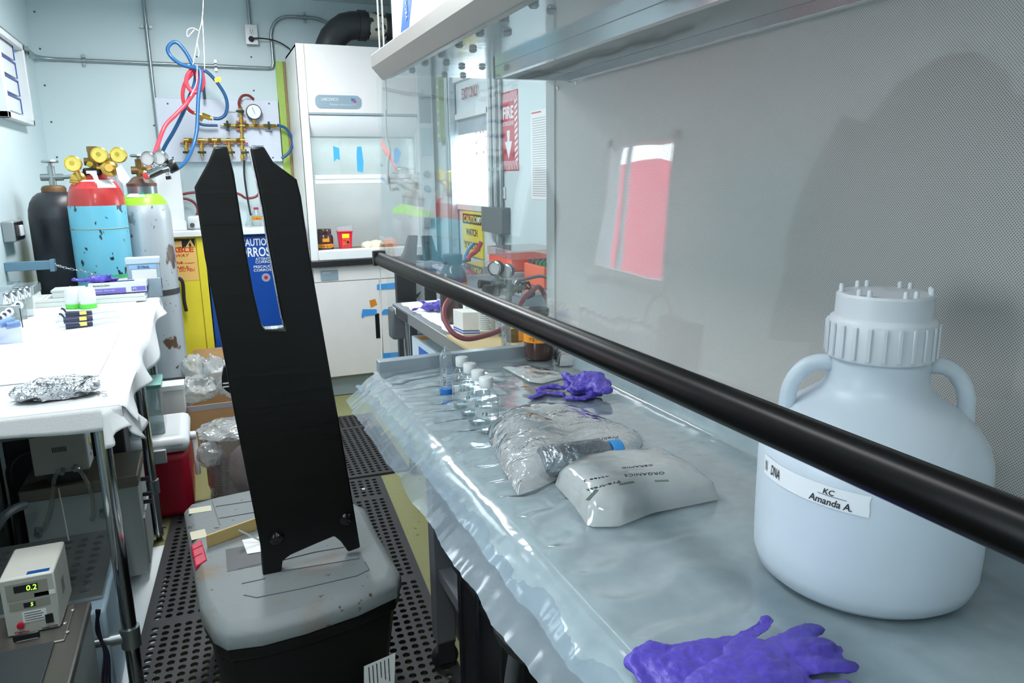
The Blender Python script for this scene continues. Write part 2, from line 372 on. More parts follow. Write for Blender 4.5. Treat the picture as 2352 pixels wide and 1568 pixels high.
# three conduits and the grey switch box on the right wall
for i, (px, c) in enumerate(((1127,'nearest the door'),(1138,'in the middle'),(1149,'farthest right'))):
    y = P(px,300,X=X1-.015).y
    conduit('upright grey pipe above the switch box, '+c+' of three', [(X1-.015,y,ZC),(X1-.015,y,1.27)], .011, straps=[((X1-.015,y,1.475),0)])
t = T('switch_box', 'dark grey junction box on the right wall below the three pipes', 'box', (X1,3.93,1.13))
box('housing', (X1-.05,3.645,1.137), (X1,3.955,1.275), mat('box_grey',(108,118,122),.4,.3), t, .003)
box('lever', (X1-.065,3.955,1.185), (X1-.035,3.985,1.21), white2, t, .003)
y = 3.74; O('stub_pipe', J(gcyl((X1-.03,y,1.137),(X1-.03,y,.2),.019), gcyl((X1-.03,y,1.12),(X1-.03,y,1.09),.026)), galv, t)
t = T('slotted_strut', 'yellow green perforated strut post beside the exit door', 'strut', (X1-.03,4.83,1.66))
yy = P(1008,260,X=X1-.03).y; gy = mat('zinc_green',(176,190,140),.4,.4,ns=(40,.2))
O('channel', J(gbox((X1-.035,yy-.03,1.66),(X1-.03,yy+.03,2.25)), gbox((X1-.035,yy-.035,1.66),(X1,yy-.03,2.25)), gbox((X1-.035,yy+.03,1.66),(X1,yy+.035,2.25))), gy, t)
for k in range(7): O('slot', glathe([(.012,0),(.012,.001)], (X1-.0355,yy,1.70+k*.075), (-1,0,0), 10), white, t)
t = T('corner_post', 'plain grey metal corner post beside the fume hood', 'post', (X1-.03,4.66,0))
yy = P(1034,300,X=X1-.03).y
O('post', J(gbox((X1-.04,yy-.02,.9),(X1,yy+.06,2.3))), mat('post_grey',(178,190,196),.4,.3), t, .004)
O('rib', J(gcyl((X1-.045,yy,.95),(X1-.045,yy,2.3),.008), gcyl((X1-.045,yy+.03,.95),(X1-.045,yy+.03,2.3),.008)), galv, t)
# perforated strips left of the fume hood
t = T('insulation_strip', 'tall green and brown perforated strip between the panel and the fume hood', 'strip', (.62,Y1,1))
xg = P(655,250,Y=5.48).x
box('green_strip', (xg-.04,Y1-.03,1.1), (xg+.005,Y1,2.215), mat('lime_strip',(168,198,96),.6,ns=(60,.1)), t)
box('brown_strip', (xg+.006,Y1-.034,1.1), (xg+.02,Y1,2.215), mat('brown_strip',(170,140,100),.6,ns=(60,.2)), t)
box('grey_strip', (xg+.022,Y1-.03,1.1), (xg+.10,Y1,2.215), mat('sage_strip',(176,186,160),.5,ns=(60,.1)), t)

# ================================================================== CEILING LAMPS
lampm = mat('lamp_tube', (255,255,255), .5, emit=((235,248,255), 2.2))
for i, (ly, l) in enumerate(((-.6,'twin tube ceiling lamp behind the camera'),(1.5,'twin tube ceiling lamp over the middle of the aisle'),(3.9,'twin tube ceiling lamp near the back wall'))):
    LX = LXS[ly]; t = T('ceiling_lamp', l, 'lamp', (LX, ly, ZC), 'ceiling lamps')
    box('lamp_body', (LX-.16,ly-.62,ZC-.06), (LX+.16,ly+.62,ZC), white, t, .004)
    for xx in (LX-.07,LX+.07): O('tube', gcyl((xx,ly-.6,ZC-.08),(xx,ly+.6,ZC-.08),.016), lampm, t)
    
# ================================================================== OUTSIDE
t = T('red_building', 'red gabled building standing outside the left window', 'building', (-3.6,6.5,-.3))
O('gable_wall', gprism([(-3.3,5.2,-.33),(-3.3,5.2,.75),(-3.3,6.12,1.62),(-3.3,6.50,2.12),(-3.3,8.8,1.85),(-3.3,8.8,-.33)], (-2.4,0,0)), mat('building_red',(216,52,84),.6), t, smooth=False)
for k in range(8): box('wall_board', (-3.315,5.3+k*.42,-.3), (-3.3,5.33+k*.42,.80), MATS['building_red'], t)
tag(O('snow_ground', ggrid(lambda u,v: (-30+60*u, -30+60*v, -.35+.05*fbm((u*9,v*9,0),1)), 20, 20), mat('snow',(232,238,242),.8)), 'pale open ground outside the building', 'ground')

# ================================================================== LAMINAR FLOW HOOD (right)
YH0, YH1 = .06, 2.0
HX = .945
def perforated():
    m = bpy.data.materials.new('perforated_metal'); m.use_nodes = True; nt = m.node_tree; N = nt.nodes; L = nt.links; b = N['Principled BSDF']
    tc = N.new('ShaderNodeTexCoord'); sp = N.new('ShaderNodeSeparateXYZ'); L.new(tc.outputs['Object'], sp.inputs[0])
    def M(op, a, b_=None):
        n = N.new('ShaderNodeMath'); n.operation = op
        for i, v in enumerate((a, b_)):
            if v is None: continue
            if isinstance(v, (int,float)): n.inputs[i].default_value = v
            else: L.new(v, n.inputs[i])
        return n.outputs[0]
    px, pz = .0040, .0022
    v = M('DIVIDE', sp.outputs[2], pz); row = M('FLOOR', v); fv = M('SUBTRACT', M('SUBTRACT', v, row), .5)
    sh = M('MULTIPLY', M('FLOORED_MODULO', row, 2.0), .5); u = M('ADD', M('DIVIDE', sp.outputs[1], px), sh)
    fu = M('SUBTRACT', M('SUBTRACT', u, M('FLOOR', u)), .5)
    d = M('SQRT', M('ADD', M('POWER', M('MULTIPLY', fu, px*1000), 2.0), M('POWER', M('MULTIPLY', fv, pz*1000), 2.0)))
    r = N.new('ShaderNodeMapRange'); r.inputs[1].default_value = .66; r.inputs[2].default_value = .98; L.new(d, r.inputs[0])
    mx = N.new('ShaderNodeMix'); mx.data_type = 'RGBA'; mx.inputs[6].default_value = C8(96,90,90); mx.inputs[7].default_value = C8(206,203,199)
    L.new(r.outputs[0], mx.inputs[0]); L.new(mx.outputs[2], b.inputs['Base Color']); b.inputs['Roughness'].default_value = .45; b.inputs['Metallic'].default_value = .1
    return m
perf = perforated()
hood = T('flow_hood', 'grey laminar flow hood with perforated back wall and clear sash over the right bench', 'hood', (.7, 1.0, .88))
hgrey = mat('hood_grey', (196,200,198), .38, .2)
box('back_wall', (HX+.001,YH0,.90), (HX+.012,YH1,1.71), hgrey, hood)
box('perforated_panel', (HX-.002,YH0,.925), (HX+.001,YH1-.045,1.685), perf, hood)
box('plenum', (HX+.012,YH0,.85), (1.36,YH1,2.35), white2, hood, .004)
box('housing', (.50,YH0,1.745), (HX+.012,YH1,2.35), white, hood, .004)
o = O('front_lip', gprism([(.468,YH0,1.681),(.441,YH0,1.711),(.441,YH0,1.742),(.50,YH0,1.752),(.50,YH0,1.69)], (0,YH1-YH0,0)), mat('lip_grey',(176,174,168),.4,.25), hood, .002)
under = mat('mirror_steel', (205,210,213), .10, .9, bump=(4,.12))
O('ceiling_plate', J(gbox((.468,YH0,1.695),(HX,YH1,1.745))), under, hood)
# raised light tray under the hood ceiling
O('light_trough', J(gbox((.70,.1,1.668),(.715,1.80,1.695)), gbox((.90,.1,1.668),(.915,1.80,1.695)), gbox((.70,1.785,1.668),(.915,1.80,1.695))), under, hood, .001)
box('trough_cover', (.72,.1,1.688), (.898,1.78,1.694), dgrey, hood)
for i, (a, b) in enumerate(((1375,35),(1135,163),(935,270),(765,365),(618,447),(487,517),(380,577),(878,404),(660,515),(1160,265),(1520,85),(787,545),(953,548),(797,620),(643,615),(1188,538),(1460,435),(1452,472),(1448,585),(1430,610),(1378,628),(1460,630),(1800,310),(1820,335),(2240,140),(2310,155))):
    p = P(840+a/3.564, b/3.564, Z=1.694)
    if p.x < HX-.005: O('bolt', glathe([(.0085,0),(.0085,-.003),(.006,-.006),(.002,-.007)], p, (0,0,1), 10), steel, hood)
for (a, b) in ((1283,202),(1325,190)):
    O('bolt', glathe([(.006,0),(.006,.004),(.003,.006)], P(a,b,X=HX), (-1,0,0), 10), steel, hood)
o = O('end_glass', gbox((.452,YH1-.004,.925),(HX,YH1,1.69)), clear('end_glass',(.985,.995,.995),.6,.02,bump=(5,.1)), hood)
o = O('end_glass', gbox((.452,YH0,.925),(HX,YH0+.004,1.69)), MATS['end_glass'], hood)
O('corner_trim', J(gbox((HX-.006,YH1-.05,.9),(HX+.002,YH1+.004,1.70))), hgrey, hood)
box('end_rail', (.415,YH1-.015,.90), (HX,YH1+.02,.936), mat('rail_grey',(165,178,186),.35,.5), hood, .002)
# sash: clear sheet with black handle bar
sash = O('sash', ggrid(lambda u,v: (.4365+.032*v, YH0+(YH1-YH0-.005)*u, 1.235+.455*v), 30, 10), clear('sash_acrylic',(.985,.99,.99),.95,.03,hz=(200,210,210),bump=(3.2,.15,.8)), hood, smooth=False, solid=.004)
hb = T('sash_bar', 'long black handle bar along the lower edge of the clear sash', 'handle', (.43,1,1.22))
hb.parent = hood; hb.location = Vector((.43,1,1.22))-Vector(hood['_o']); del hb['label']; del hb['category']
O('grip', gprism([(.4245,YH0,1.2045),(.4195,YH0,1.208),(.417,YH0,1.214),(.4165,YH0,1.221),(.4185,YH0,1.228),(.4225,YH0,1.234),(.428,YH0,1.238),(.4335,YH0,1.2395),(.4345,YH0,1.2375),(.4395,YH0,1.2375),(.4405,YH0,1.234),(.444,YH0,1.231),(.4435,YH0,1.207),(.44,YH0,1.2045)], (0,YH1-YH0-.02,0)), mat('satin_black',(7,7,7),.30,0,spec=.12), hb, .001)
O('end_cap', gbox((.414,YH1-.022,1.203),(.449,YH1-.008,1.243)), blackr, hb, .003)
# bench frame under the hood
WT = .90
box('work_surface', (.405,YH0,WT-.03), (HX+.01,YH1+.02,WT), steel, hood, .002)
box('base_box', (.52,YH0,WT-.10), (1.30,YH1,WT-.03), dgrey, hood)
legm = mat('leg_grey', (112,114,120), .4, .2)
for (lx, ly) in ((.525,1.90),(1.25,1.90),(.525,.12),(1.25,.12)):
    lg = box('leg', (lx-.005,ly-.03,.09), (lx+.05,ly+.03,WT-.10), legm, hood, .002)
    O('caster', J(glathe([(.0,-.014),(.036,-.014),(.04,-.008),(.04,.008),(.036,.014),(0,.014)], (lx+.02,ly-.01,.041), (0,1,0), 18, cap=False), gbox((lx-.005,ly-.035,.03),(lx+.045,ly-.024,.10))), blackr, lg, .001)
box('side_rail', (.53,.12,.30), (.57,1.90,.335), legm, hood)
# plastic film over the bench with a ragged front edge
film = clear('milky_film', (.84,.90,.92), 2.4, .52, hz=(200,220,228), rough=.10, bump=(7,.16,1.5), tl=.25)
film2 = clear('clear_film', (.86,.91,.94), 1.6, .36, hz=(190,208,222), rough=.12, bump=(5,.25,1.5), tl=.3)
def film_fn(u, v):
    y = YH0+(YH1-.015-YH0)*u + (.03*(v>.97) if u > .99 else 0)
    rag = .006*fbm((y*4,0,2),3)+.003*fbm((y*18,0,5),2)
    n = .0035*fbm((0,y*7,v*2),1.6,3)
    if v < .08:
        s = v/.08; x = HX-.004-.014*s; z = WT+.045*(1-s)**2+.004
    elif v < .80:
        s = (v-.08)/.72; x = HX-.018-(HX-.018-.415)*s
        rip = .0075*max(0, s-.45)*math.sin(y*78+5*fbm((y,s,0),2.5))
        z = WT+.003+abs(n)*.6+max(0,rip)+.0012*(1+fbm((x*30,y*12,0),1))
    else:
        s = (v-.80)/.20; x = .415-.062*s-rag*s; z = WT+.005-.040*s**1.7+.004*s*fbm((y*3,s*2,3),1.5)
    return (x, y, z)
t = tag(O('bench_film', ggrid(film_fn, 260, 64), film), 'milky plastic sheet taped over the hood bench, ragged edge hanging over the front', 'sheet')
def film_fn2(u, v):
    y = YH0+(YH1-.03-YH0)*u; rag = .010*fbm((y*3,4,2),3)+.003*fbm((y*16,0,9),2)
    x = .40-.085*v-rag*v; z = WT-.006-.055*v**1.4+.004*v*fbm((y*2,v,6),1.5)
    return (x, y, z)
tag(O('under_film', ggrid(film_fn2, 220, 14), film2), 'lower layer of clear plastic film hanging below the bench edge', 'sheet')

# ================================================================== CARBOY
jug = T('carboy', 'large white carboy with screw cap and two handles on the hood bench', 'jug', (.77,.66,WT+.006))
jc = Vector((.77,.66,WT+.006)); jm = mat('hdpe', (206,217,228), .32, sub=.35, spec=.4)
prof = [(.0,0),(.10,0),(.118,.004),(.130,.014),(.136,.032),(.137,.06),(.1375,.16),(.136,.178),(.130,.197),(.118,.215),(.100,.232),(.080,.246),(.066,.257),(.060,.268),(.058,.282),(.0575,.308),(.050,.308)]
O('body', glathe(prof, jc, (0,0,1), 64), jm, jug)
capm = mat('cap_white', (214,219,226), .38)
cb = jc+Vector((0,0,.298)); NR = 24
V = []; Fs = []
O('cap', J(glathe([(.0605,0),(.0625,.002),(.0620,.046),(.0605,.050),(.056,.053),(.0555,.078),(.053,.081),(.0,.082)], cb, (0,0,1), 48),
  *[gbox((-1,-1,-1),(-1,-1,-1)) for _ in ()]), capm, jug)
for k in range(NR):
    a = 2*PI*k/NR; d = Vector((math.cos(a), math.sin(a), 0)); tt = Vector((-d.y, d.x, 0))
    c0 = cb+d*.0625
    pts = [c0-tt*.0022+Vector((0,0,.005)), c0-tt*.0022+Vector((0,0,.045)), c0+tt*.0022+Vector((0,0,.045)), c0+tt*.0022+Vector((0,0,.005))]
    O('cap_rib', gprism(pts, d*.0028), capm, jug, .0006)
for k in range(12):
    a = 2*PI*(k//2)/6 + (.13 if k % 2 else -.13)+.25; p = cb+Vector((.050*math.cos(a), .050*math.sin(a), .080))
    O('cap_pin', glathe([(.003,0),(.003,.007),(.002,.009),(0,.0095)], p, (0,0,1), 10), capm, jug)
for s in (1,-1):
    d = Vector((.83,-.56,0))*s
    pts = [jc+d*.055+Vector((0,0,.288)), jc+d*.075+Vector((0,0,.287)), jc+d*.092+Vector((0,0,.276)), jc+d*.104+Vector((0,0,.252)), jc+d*.107+Vector((0,0,.214))]
    v, f = gtube(pts, .0105, 12); O('handle', (v, f), jm, jug)
# tape label on the body
aL = []
def on_jug(a, z): return jc+Vector((.1382*math.cos(a), .1382*math.sin(a), z))
def jang(px, py):
    r = (RM @ Vector((px-W/2, py-H/2, F))).normalized(); o = CAM-jc
    A = r.x**2+r.y**2; B = 2*(r.x*o.x+r.y*o.y); Cc = o.x**2+o.y**2-.1383**2; t_ = (-B-math.sqrt(max(0,B*B-4*A*Cc)))/(2*A)
    q = CAM+r*t_; return math.atan2(q.y-jc.y, q.x-jc.x), q.z-jc.z
(aa, za), (ab, zb) = jang(1756,1062), jang(1998,1165)
if ab < aa: ab += 2*PI
ntp = 24
def tape_fn(u, v):
    a = aa+(ab-aa)*u; z = za+(zb-za)*u + (v-.5)*.026
    if u > .99: a += .02*math.sin(v*9)
    return on_jug(a, z)
O('tape_label', ggrid(tape_fn, ntp, 4), mat('label_tape',(236,240,244),.6), jug)
def wrap_text(s, u0, u1, dz, h, shear=.2):
    """letters laid round the curved body"""
    cu = bpy.data.curves.new('t','FONT'); cu.body = s; cu.shear = shear; cu.resolution_u = 3; cu.offset = .012
    ob = bpy.data.objects.new('t', cu); col.objects.link(ob); dg = bpy.context.evaluated_depsgraph_get()
    me = bpy.data.meshes.new_from_object(ob.evaluated_get(dg)); V = [v.co.copy() for v in me.vertices]; Fs = [tuple(p.vertices) for p in me.polygons]
    bpy.data.objects.remove(ob); x0 = min(v.x for v in V); x1 = max(v.x for v in V); y0 = min(v.y for v in V); y1 = max(v.y for v in V)
    out = []
    for v in V:
        u = u0+(u1-u0)*(v.x-x0)/(x1-x0); a = aa+(ab-aa)*u; z = za+(zb-za)*u+dz+h*((v.y-y0)/(y1-y0)-.5)
        p = on_jug(a, z); out.append(p+Vector((math.cos(a), math.sin(a), 0))*.0009)
    O('handwriting', (out, Fs), ink, jug, smooth=False)
wrap_text('N', .03, .07, 0, .014); wrap_text('DNA', .13, .25, 0, .013); wrap_text('KC', .66, .75, .006, .007)
wrap_text('Amanda A.', .55, .88, -.006, .009); wrap_text('_____', .62, .84, .0015, .0006, 0)

# ================================================================== THINGS ON THE HOOD BENCH
Z1_ = WT+.0065
# four small glass bottles
def vial(label, px, py, txt, grp=None):
    b = P(px, py, Z=Z1_); t = T('glass_bottle', label, 'bottle', b, 'four glass bottles in the hood'); b = Vector(b)
    O('glass', glathe([(.0,.001),(.022,.001),(.0250,.005),(.0255,.014),(.0255,.067),(.0235,.079),(.017,.088),(.0118,.093),(.011,.106)], b, (0,0,1), 28, cap=False), glass, t)
    O('base', glathe([(.0,.0),(.022,.0),(.0235,.003),(.021,.007),(.0,.006)], b, (0,0,1), 24), clear('thick_glass',(.75,.82,.83),2.2,.1), t)
    O('cap', glathe([(.0145,.096),(.0150,.097),(.0150,.115),(.0138,.117),(0,.117)], b, (0,0,1), 24), mat('white_cap',(226,230,230),.5), t)
    d = (CAM-b); a0 = math.atan2(d.y, d.x)
    O('paper_label', ggrid(lambda u,v: b+Vector((.0260*math.cos(a0-1.2+2.0*u), .0260*math.sin(a0-1.2+2.0*u), .036+.020*v)), 12, 2), mat('frosted_label',(214,222,220),.7,alpha=.32), t, smooth=True)
    n = Vector((math.cos(a0),math.sin(a0),0)); x = Vector((-n.y,n.x,0))
    text(txt, b+n*.0268-x*.010+Vector((0,0,.041)), x, (0,0,1), .003+.003*len(txt), .007, ink, t, shear=.1, thick=.0001)
    return t
vial('small glass bottle marked A, farthest of the four by the blue capped tube', 1064, 930, 'x3 A')
vial('small glass bottle marked B, second from the blue capped tube', 1082, 948, ' B')
vial('small glass bottle partly hidden behind the nearest bottle', 1101, 968, 'FA')
vial('small glass bottle nearest the plastic bags, marked F B', 1119, 988, 'F B')
def tube50(label, px, py, Z, capm_, par_h=.105, col_=None, inverted=True):
    b = P(px, py, Z=Z); t = T('centrifuge_tube', label, 'tube', b)
    O('cap', glathe([(.0180,0),(.0188,.001),(.0188,.013),(.0180,.014)], b, (0,0,1), 28), capm_, t)
    O('tube_body', glathe([(.0160,.012),(.0162,.093),(.0148,.098),(.004,.117),(.0025,.118),(0,.118)], b, (0,0,1), 28, cap=False), clear('tube_plastic',(.88,.93,.95),2.4,.16,hz=(226,234,240)), t)
    d = CAM-b; n = Vector((d.x,d.y,0)).normalized(); x = Vector((-n.y,n.x,0))
    o = sheet3('writing_patch', [b+n*.0166-x*.010+Vector((0,0,.02)), b+n*.0166+x*.001+Vector((0,0,.02)), b+n*.0166+x*.001+Vector((0,0,.066)), b+n*.0166-x*.010+Vector((0,0,.066))], mat('frost',(225,232,236),.7,alpha=.35), t)
    text('PBST  74', b+n*.0172-x*.001+Vector((0,0,.024)), (0,0,1), -x, .042, .0075, ink, t, thick=.0001)
    for k in range(8):
        c = b+n*.0163+x*.007+Vector((0,0,.032+k*.0072)); up = Vector((0,0,.0007))
        O('graduation', gprism([c-x*.0045, c+x*.0045, c+x*.0045+up, c-x*.0045+up], n*.0004), mat('print_blue',(60,120,200),.5), t, smooth=False)
    return t
bluecap = mat('blue_cap', (20,105,180), .4)
tube50('upside down centrifuge tube standing on its blue cap, left of the glass bottles', 1027, 902, Z1_, bluecap)
# amber bottle with an orange band at the back
def amber_bottle(label, b, r, h, txt, band, full=True):
    t = T('brown_bottle', label, 'bottle', b)
    O('body', glathe([(0,0),(r*.85,0),(r*.97,.006),(r,.018),(r,h*.62),(r*.96,h*.70),(r*.82,h*.78),(r*.66,h*.83),(r*.62,h*.86),(r*.62,h*.88)], b, (0,0,1), 40), amber, t)
    O('cap', glathe([(r*.70,h*.86),(r*.72,h*.87),(r*.72,h*.985),(r*.68,h),(0,h)], b, (0,0,1), 40), blackr, t)
    O('orange_tape', glathe([(r+.0008,h*band),(r+.0008,h*band+.030*r/.045)], b, (0,0,1), 40, cap=False), orange, t)
    d = CAM-b; a0 = math.atan2(d.y,d.x); n = Vector((math.cos(a0),math.sin(a0),0)); x = Vector((-n.y,n.x,0))
    text(txt, b+n*(r+.002)-x*r*.62+Vector((0,0,h*band+.006)), x, (0,0,1), r*1.2, .016*r/.045, ink, t, shear=.25, thick=.0001)
    return t
amber_bottle('brown bottle with an orange band standing in the back corner of the hood bench', P(1237,822,Z=Z1_), .0435, .150, 'ting mdH-Q', .36)
# gloves
def gl(seed, base, u, v, L, pose, label, grp=None, name='nitrile_glove', z=None, flat=.5, cuff=True):
    pass
def glove(label, palm, wrist, fingers, R=.036, m=purple, amp=.006, flat=.36, vox=.0028, cat='glove', extra=(), fr=.0125):
    caps = [(palm, R, wrist, R*1.08)] + list(extra)
    for f in fingers:
        r0 = fr
        for a, b in zip(f[:-1], f[1:]): caps.append((a, r0, b, r0*.93)); r0 *= .93
    o = soft('nitrile_glove', caps, m, voxel=vox, amp=amp, fs=.022, flat=flat, sm=4)
    return tag(o, label, cat)
def q(px, py, z=0): return P(px, py, Z=WT+.012+z)
# pair in the foreground
glove('crumpled purple glove in the foreground, cuff opening at its left, lower of the pair', q(1600,1515,0), q(1500,1525,0),
      [[q(1680,1475,.002), q(1725,1455,.003), q(1758,1432,.005), q(1763,1420,.007)], [q(1560,1500,.004), q(1500,1480,.008), q(1472,1492,.008), q(1462,1520,.006), q(1480,1560,.004)], [q(1600,1560,.004), q(1540,1600,.004), q(1500,1640)]], R=.030, flat=.34, amp=.004, vox=.0022, fr=.013,
      extra=[(q(1600,1515), .032, q(1690,1482), .022), (q(1560,1560), .034, q(1640,1560), .034)])
glove('crumpled purple glove in the foreground, fingers pointing at the carboy, upper of the pair', q(1740,1535,.014), q(1650,1590,.014),
      [[q(1770,1490,.012), q(1820,1462,.010), q(1862,1446,.010), q(1872,1443,.008)], [q(1790,1505,.010), q(1850,1480,.012), q(1895,1478,.012), q(1915,1490,.008)], [q(1810,1535,.006), q(1880,1525,.008), q(1935,1525,.007), q(1948,1530,.005)], [q(1800,1580,.006), q(1880,1580,.006), q(1950,1582,.004)], [q(1720,1520,.016), q(1690,1492,.016), q(1700,1478,.014), q(1745,1482,.013)]], R=.036, flat=.34, amp=.004, vox=.0022, fr=.0165,
      extra=[(q(1740,1535,.012), .036, q(1790,1550,.008), .032), (q(1700,1560,.012), .034, q(1760,1500,.012), .026)])
# glove by the back wall of the hood
glove('purple glove lying folded before the perforated wall, finger loop standing up', q(1330,895,.004), q(1375,880,.022),
      [[q(1290,905), q(1250,900), q(1222,913)], [q(1290,890,.004), q(1262,885,.006), q(1240,893,.004)], [q(1330,885,.02), q(1298,860,.028), q(1305,880,.012)], [q(1340,890,.01), q(1330,862,.03), q(1368,855,.036)], [q(1370,905), q(1340,915), q(1300,913)]], R=.032, flat=.5, amp=.006, fr=.0145, vox=.0025, extra=[(q(1330,890,.014), .026, q(1350,865,.03), .022), (q(1375,860,.034), .02, q(1385,895,.02), .026)])
# plastic bags
bagm = clear('bag_film', (.90,.93,.94), 2.0, .62, hz=(226,232,232), rough=.08, bump=(13,.35,.6), tl=.3)
bagm2 = clear('bag_film_clear', (.94,.96,.97), 2.8, .46, hz=(240,244,245), rough=.05, bump=(24,.8,1.2), tl=.3)
def bag(name, outline, hmax, m, par=None, n=64, rings=18, seed=0, amp=.010, pw=.5, fr=22, zb=None):
    zb = Z1_+.001 if zb is None else zb
    pts = [Vector((p.x,p.y,zb)) for p in outline]; c = sum(pts, Vector())/len(pts)
    ring = []
    tot = [(pts[(i+1)%len(pts)]-pts[i]).length for i in range(len(pts))]; S_ = sum(tot)
    for k in range(n):
        d = S_*k/n; i = 0
        while d > tot[i]: d -= tot[i]; i += 1
        ring.append(pts[i].lerp(pts[(i+1)%len(pts)], d/tot[i]))
    V = []; Fs = []
    for r in range(rings):
        s = 1-r/rings
        for k in range(n):
            p = c.lerp(ring[k], s); h = hmax*(1-s**3.2)**pw
            h += amp*(1-s**6)*(.9*fbm((p.x+seed,p.y,0), fr*.8, 3)-.35*ridge((p.x+seed,p.y,0), fr*1.6, 2)+.2); V.append(Vector((p.x,p.y,zb+max(.0008,h))))
    V.append(c+Vector((0,0,hmax)))
    for r in range(rings-1):
        for k in range(n): k2=(k+1)%n; Fs.append((r*n+k, r*n+k2, (r+1)*n+k2, (r+1)*n+k))
    for k in range(n): Fs.append(((rings-1)*n+k, (rings-1)*n+(k+1)%n, len(V)-1))
    Fs.append(tuple(range(n-1,-1,-1)))
    return O(name, (V, Fs), m, par)
def zz(px, py, z=0): return P(px, py, Z=Z1_+z)
t = T('plastic_bag', 'clear plastic bag holding a wrapped bottle and a pale pouch, beside the glass bottles', 'bag', zz(1280,1030))
bag('bag_skin', [zz(1118,995), zz(1150,960), zz(1260,945), zz(1345,955), zz(1480,1010), zz(1455,1060), zz(1330,1080), zz(1235,1125), zz(1190,1140), zz(1150,1070)], .042, bagm2, t, seed=1, amp=.012, fr=11)
bag('pale_pouch', [zz(1135,985), zz(1160,965), zz(1260,950), zz(1335,958), zz(1340,985), zz(1240,1005), zz(1160,1010)], .040, bagm, t, seed=4, amp=.005)
a = zz(1240,1062,.03); b = zz(1408,1040,.028)
O('wrapped_bottle', glathe([(.0,0),(.026,.002),(.030,.008),(.030,.115),(.024,.13),(.021,.135)], a, b-a, 24), mat('foil_wrap',(150,158,164),.3,.7,bump=(60,.9)), t)
dv = (b-a).normalized(); O('blue_cap', glathe([(.023,0),(.024,.002),(.024,.020),(.022,.022)], a+dv*.137, dv, 28), mat('blue_screw_cap',(60,140,205),.45), t)
ww = zz(1395,1005,.05)
text('Prebreak', zz(1420,1000,.046), (zz(1330,1012)-zz(1420,1000)), (zz(1300,1090)-zz(1290,1040)), .062, .014, ink, t, 'handwriting', shear=.2, thick=.0002)
t = T('labelled_bag', 'milky plastic bag with handwritten ORGANICS on top, nearest the carboy', 'bag', zz(1450,1130))
bag('bag_skin', [zz(1275,1115), zz(1310,1080), zz(1400,1068), zz(1530,1062), zz(1590,1095), zz(1655,1148), zz(1600,1160), zz(1500,1180), zz(1420,1212), zz(1350,1212), zz(1320,1165)], .052, bagm, t, seed=9, amp=.003, pw=.42)
pch = clear('inner_pouch', (.8,.84,.84), 1.5, .8, hz=(222,228,228), rough=.2)
bag('inner_pack', [zz(1300,1110), zz(1330,1085), zz(1510,1072), zz(1600,1130), zz(1500,1165), zz(1370,1195), zz(1335,1160)], .043, pch, t, seed=3, amp=.004, pw=.38)
tp = .058
def wr(s, p0, p1, h, mm=ink): 
    a = P(*p0, Z=Z1_+tp); b = P(*p1, Z=Z1_+tp); x = b-a; up = Vector((0,0,1)).cross(x).normalized()
    text(s, a, x, up, x.length, h, mm, t, 'handwriting', shear=.15, thick=.0003)
wr('ORGANICS', (1524,1083), (1432,1089), .0095); wr('CERAMIC', (1498,1066), (1426,1073), .006)
wr('Pre-treat', (1421,1103), (1345,1124), .008); wr('+Hee 2', (1396,1091), (1338,1103), .006)
for p0, p1 in (((1454,1105),(1420,1111)), ((1535,1102),(1503,1103)), ((1367,1124),(1345,1148))):
    a = P(*p0, Z=Z1_+tp); b = P(*p1, Z=Z1_+tp); x = b-a; up = Vector((0,0,1)).cross(x).normalized()*.006
    sheet3('ink_bar', [a, b, b+up, a+up], mat('green_ink',(90,110,105),.6), t)
t = tag(bag('flat_bag', [zz(1155,845), zz(1200,840), zz(1290,858), zz(1300,868), zz(1245,882), zz(1215,878)], .010, bagm, None, seed=12, amp=.004), 'flat folded clear bag lying before the brown bottle', 'bag')
tag(bag('crinkled_film', [zz(1268,812), zz(1300,800), zz(1330,820), zz(1320,840), zz(1285,842)], .03, bagm2, None, seed=15, amp=.02), 'crinkled scrap of clear plastic in the rear corner of the hood bench', 'plastic')

# ================================================================== UNDER THE HOOD BENCH
t = T('equipment_case', 'black ribbed hard case standing upright under the hood bench', 'case', (.7,1.45,0))
cp = mat('case_black', (20,20,24), .3)
box('shell', (.50,1.26,.0), (.92,1.62,.50), cp, t, .035)
for k, yy in enumerate((1.30,1.45,1.58)): 
    box('rib', (.494,yy-.008,.0), (.926,yy+.008,.506), mat('rib_black',(40,42,48),.15,.5), t, .036)
t = T('storage_box', 'dark box standing on the floor behind the hard case', 'box', (.62,1.78,0))
box('box_body', (.62,1.72,.0), (1.0,2.05,.66), mat('dark_box',(42,44,48),.5), t, .01); box('box_lid', (.61,1.71,.66), (1.01,2.06,.70), mat('dark_box_lid',(58,60,64),.5), t, .008)
t = T('lab_stool', 'grey tubular stool pushed under the hood bench', 'stool', (.50,.95,0))
sm_ = mat('stool_grey', (96,98,102), .35, .3); sx, sy = .53, 1.0
for a in (2.35, 3.75, .6, 5.3):
    d = Vector((math.cos(a), math.sin(a), 0)); c = Vector((sx, sy, 0))
    O('leg', gtube([c+d*.11+Vector((0,0,.68)), c+d*.16+Vector((0,0,.35)), c+d*.21+Vector((0,0,.0))], .0125, 10), sm_, t)
O('foot_ring', gtube([Vector((sx+.155*math.cos(a), sy+.155*math.sin(a), .42)) for a in np.linspace(0,2*PI,25)], .010, 8, sm=False), sm_, t)
O('seat', glathe([(0,.68),(.13,.68),(.15,.69),(.155,.71),(.14,.73),(0,.735)], (sx,sy,0), (0,0,1), 32), blackr, t)
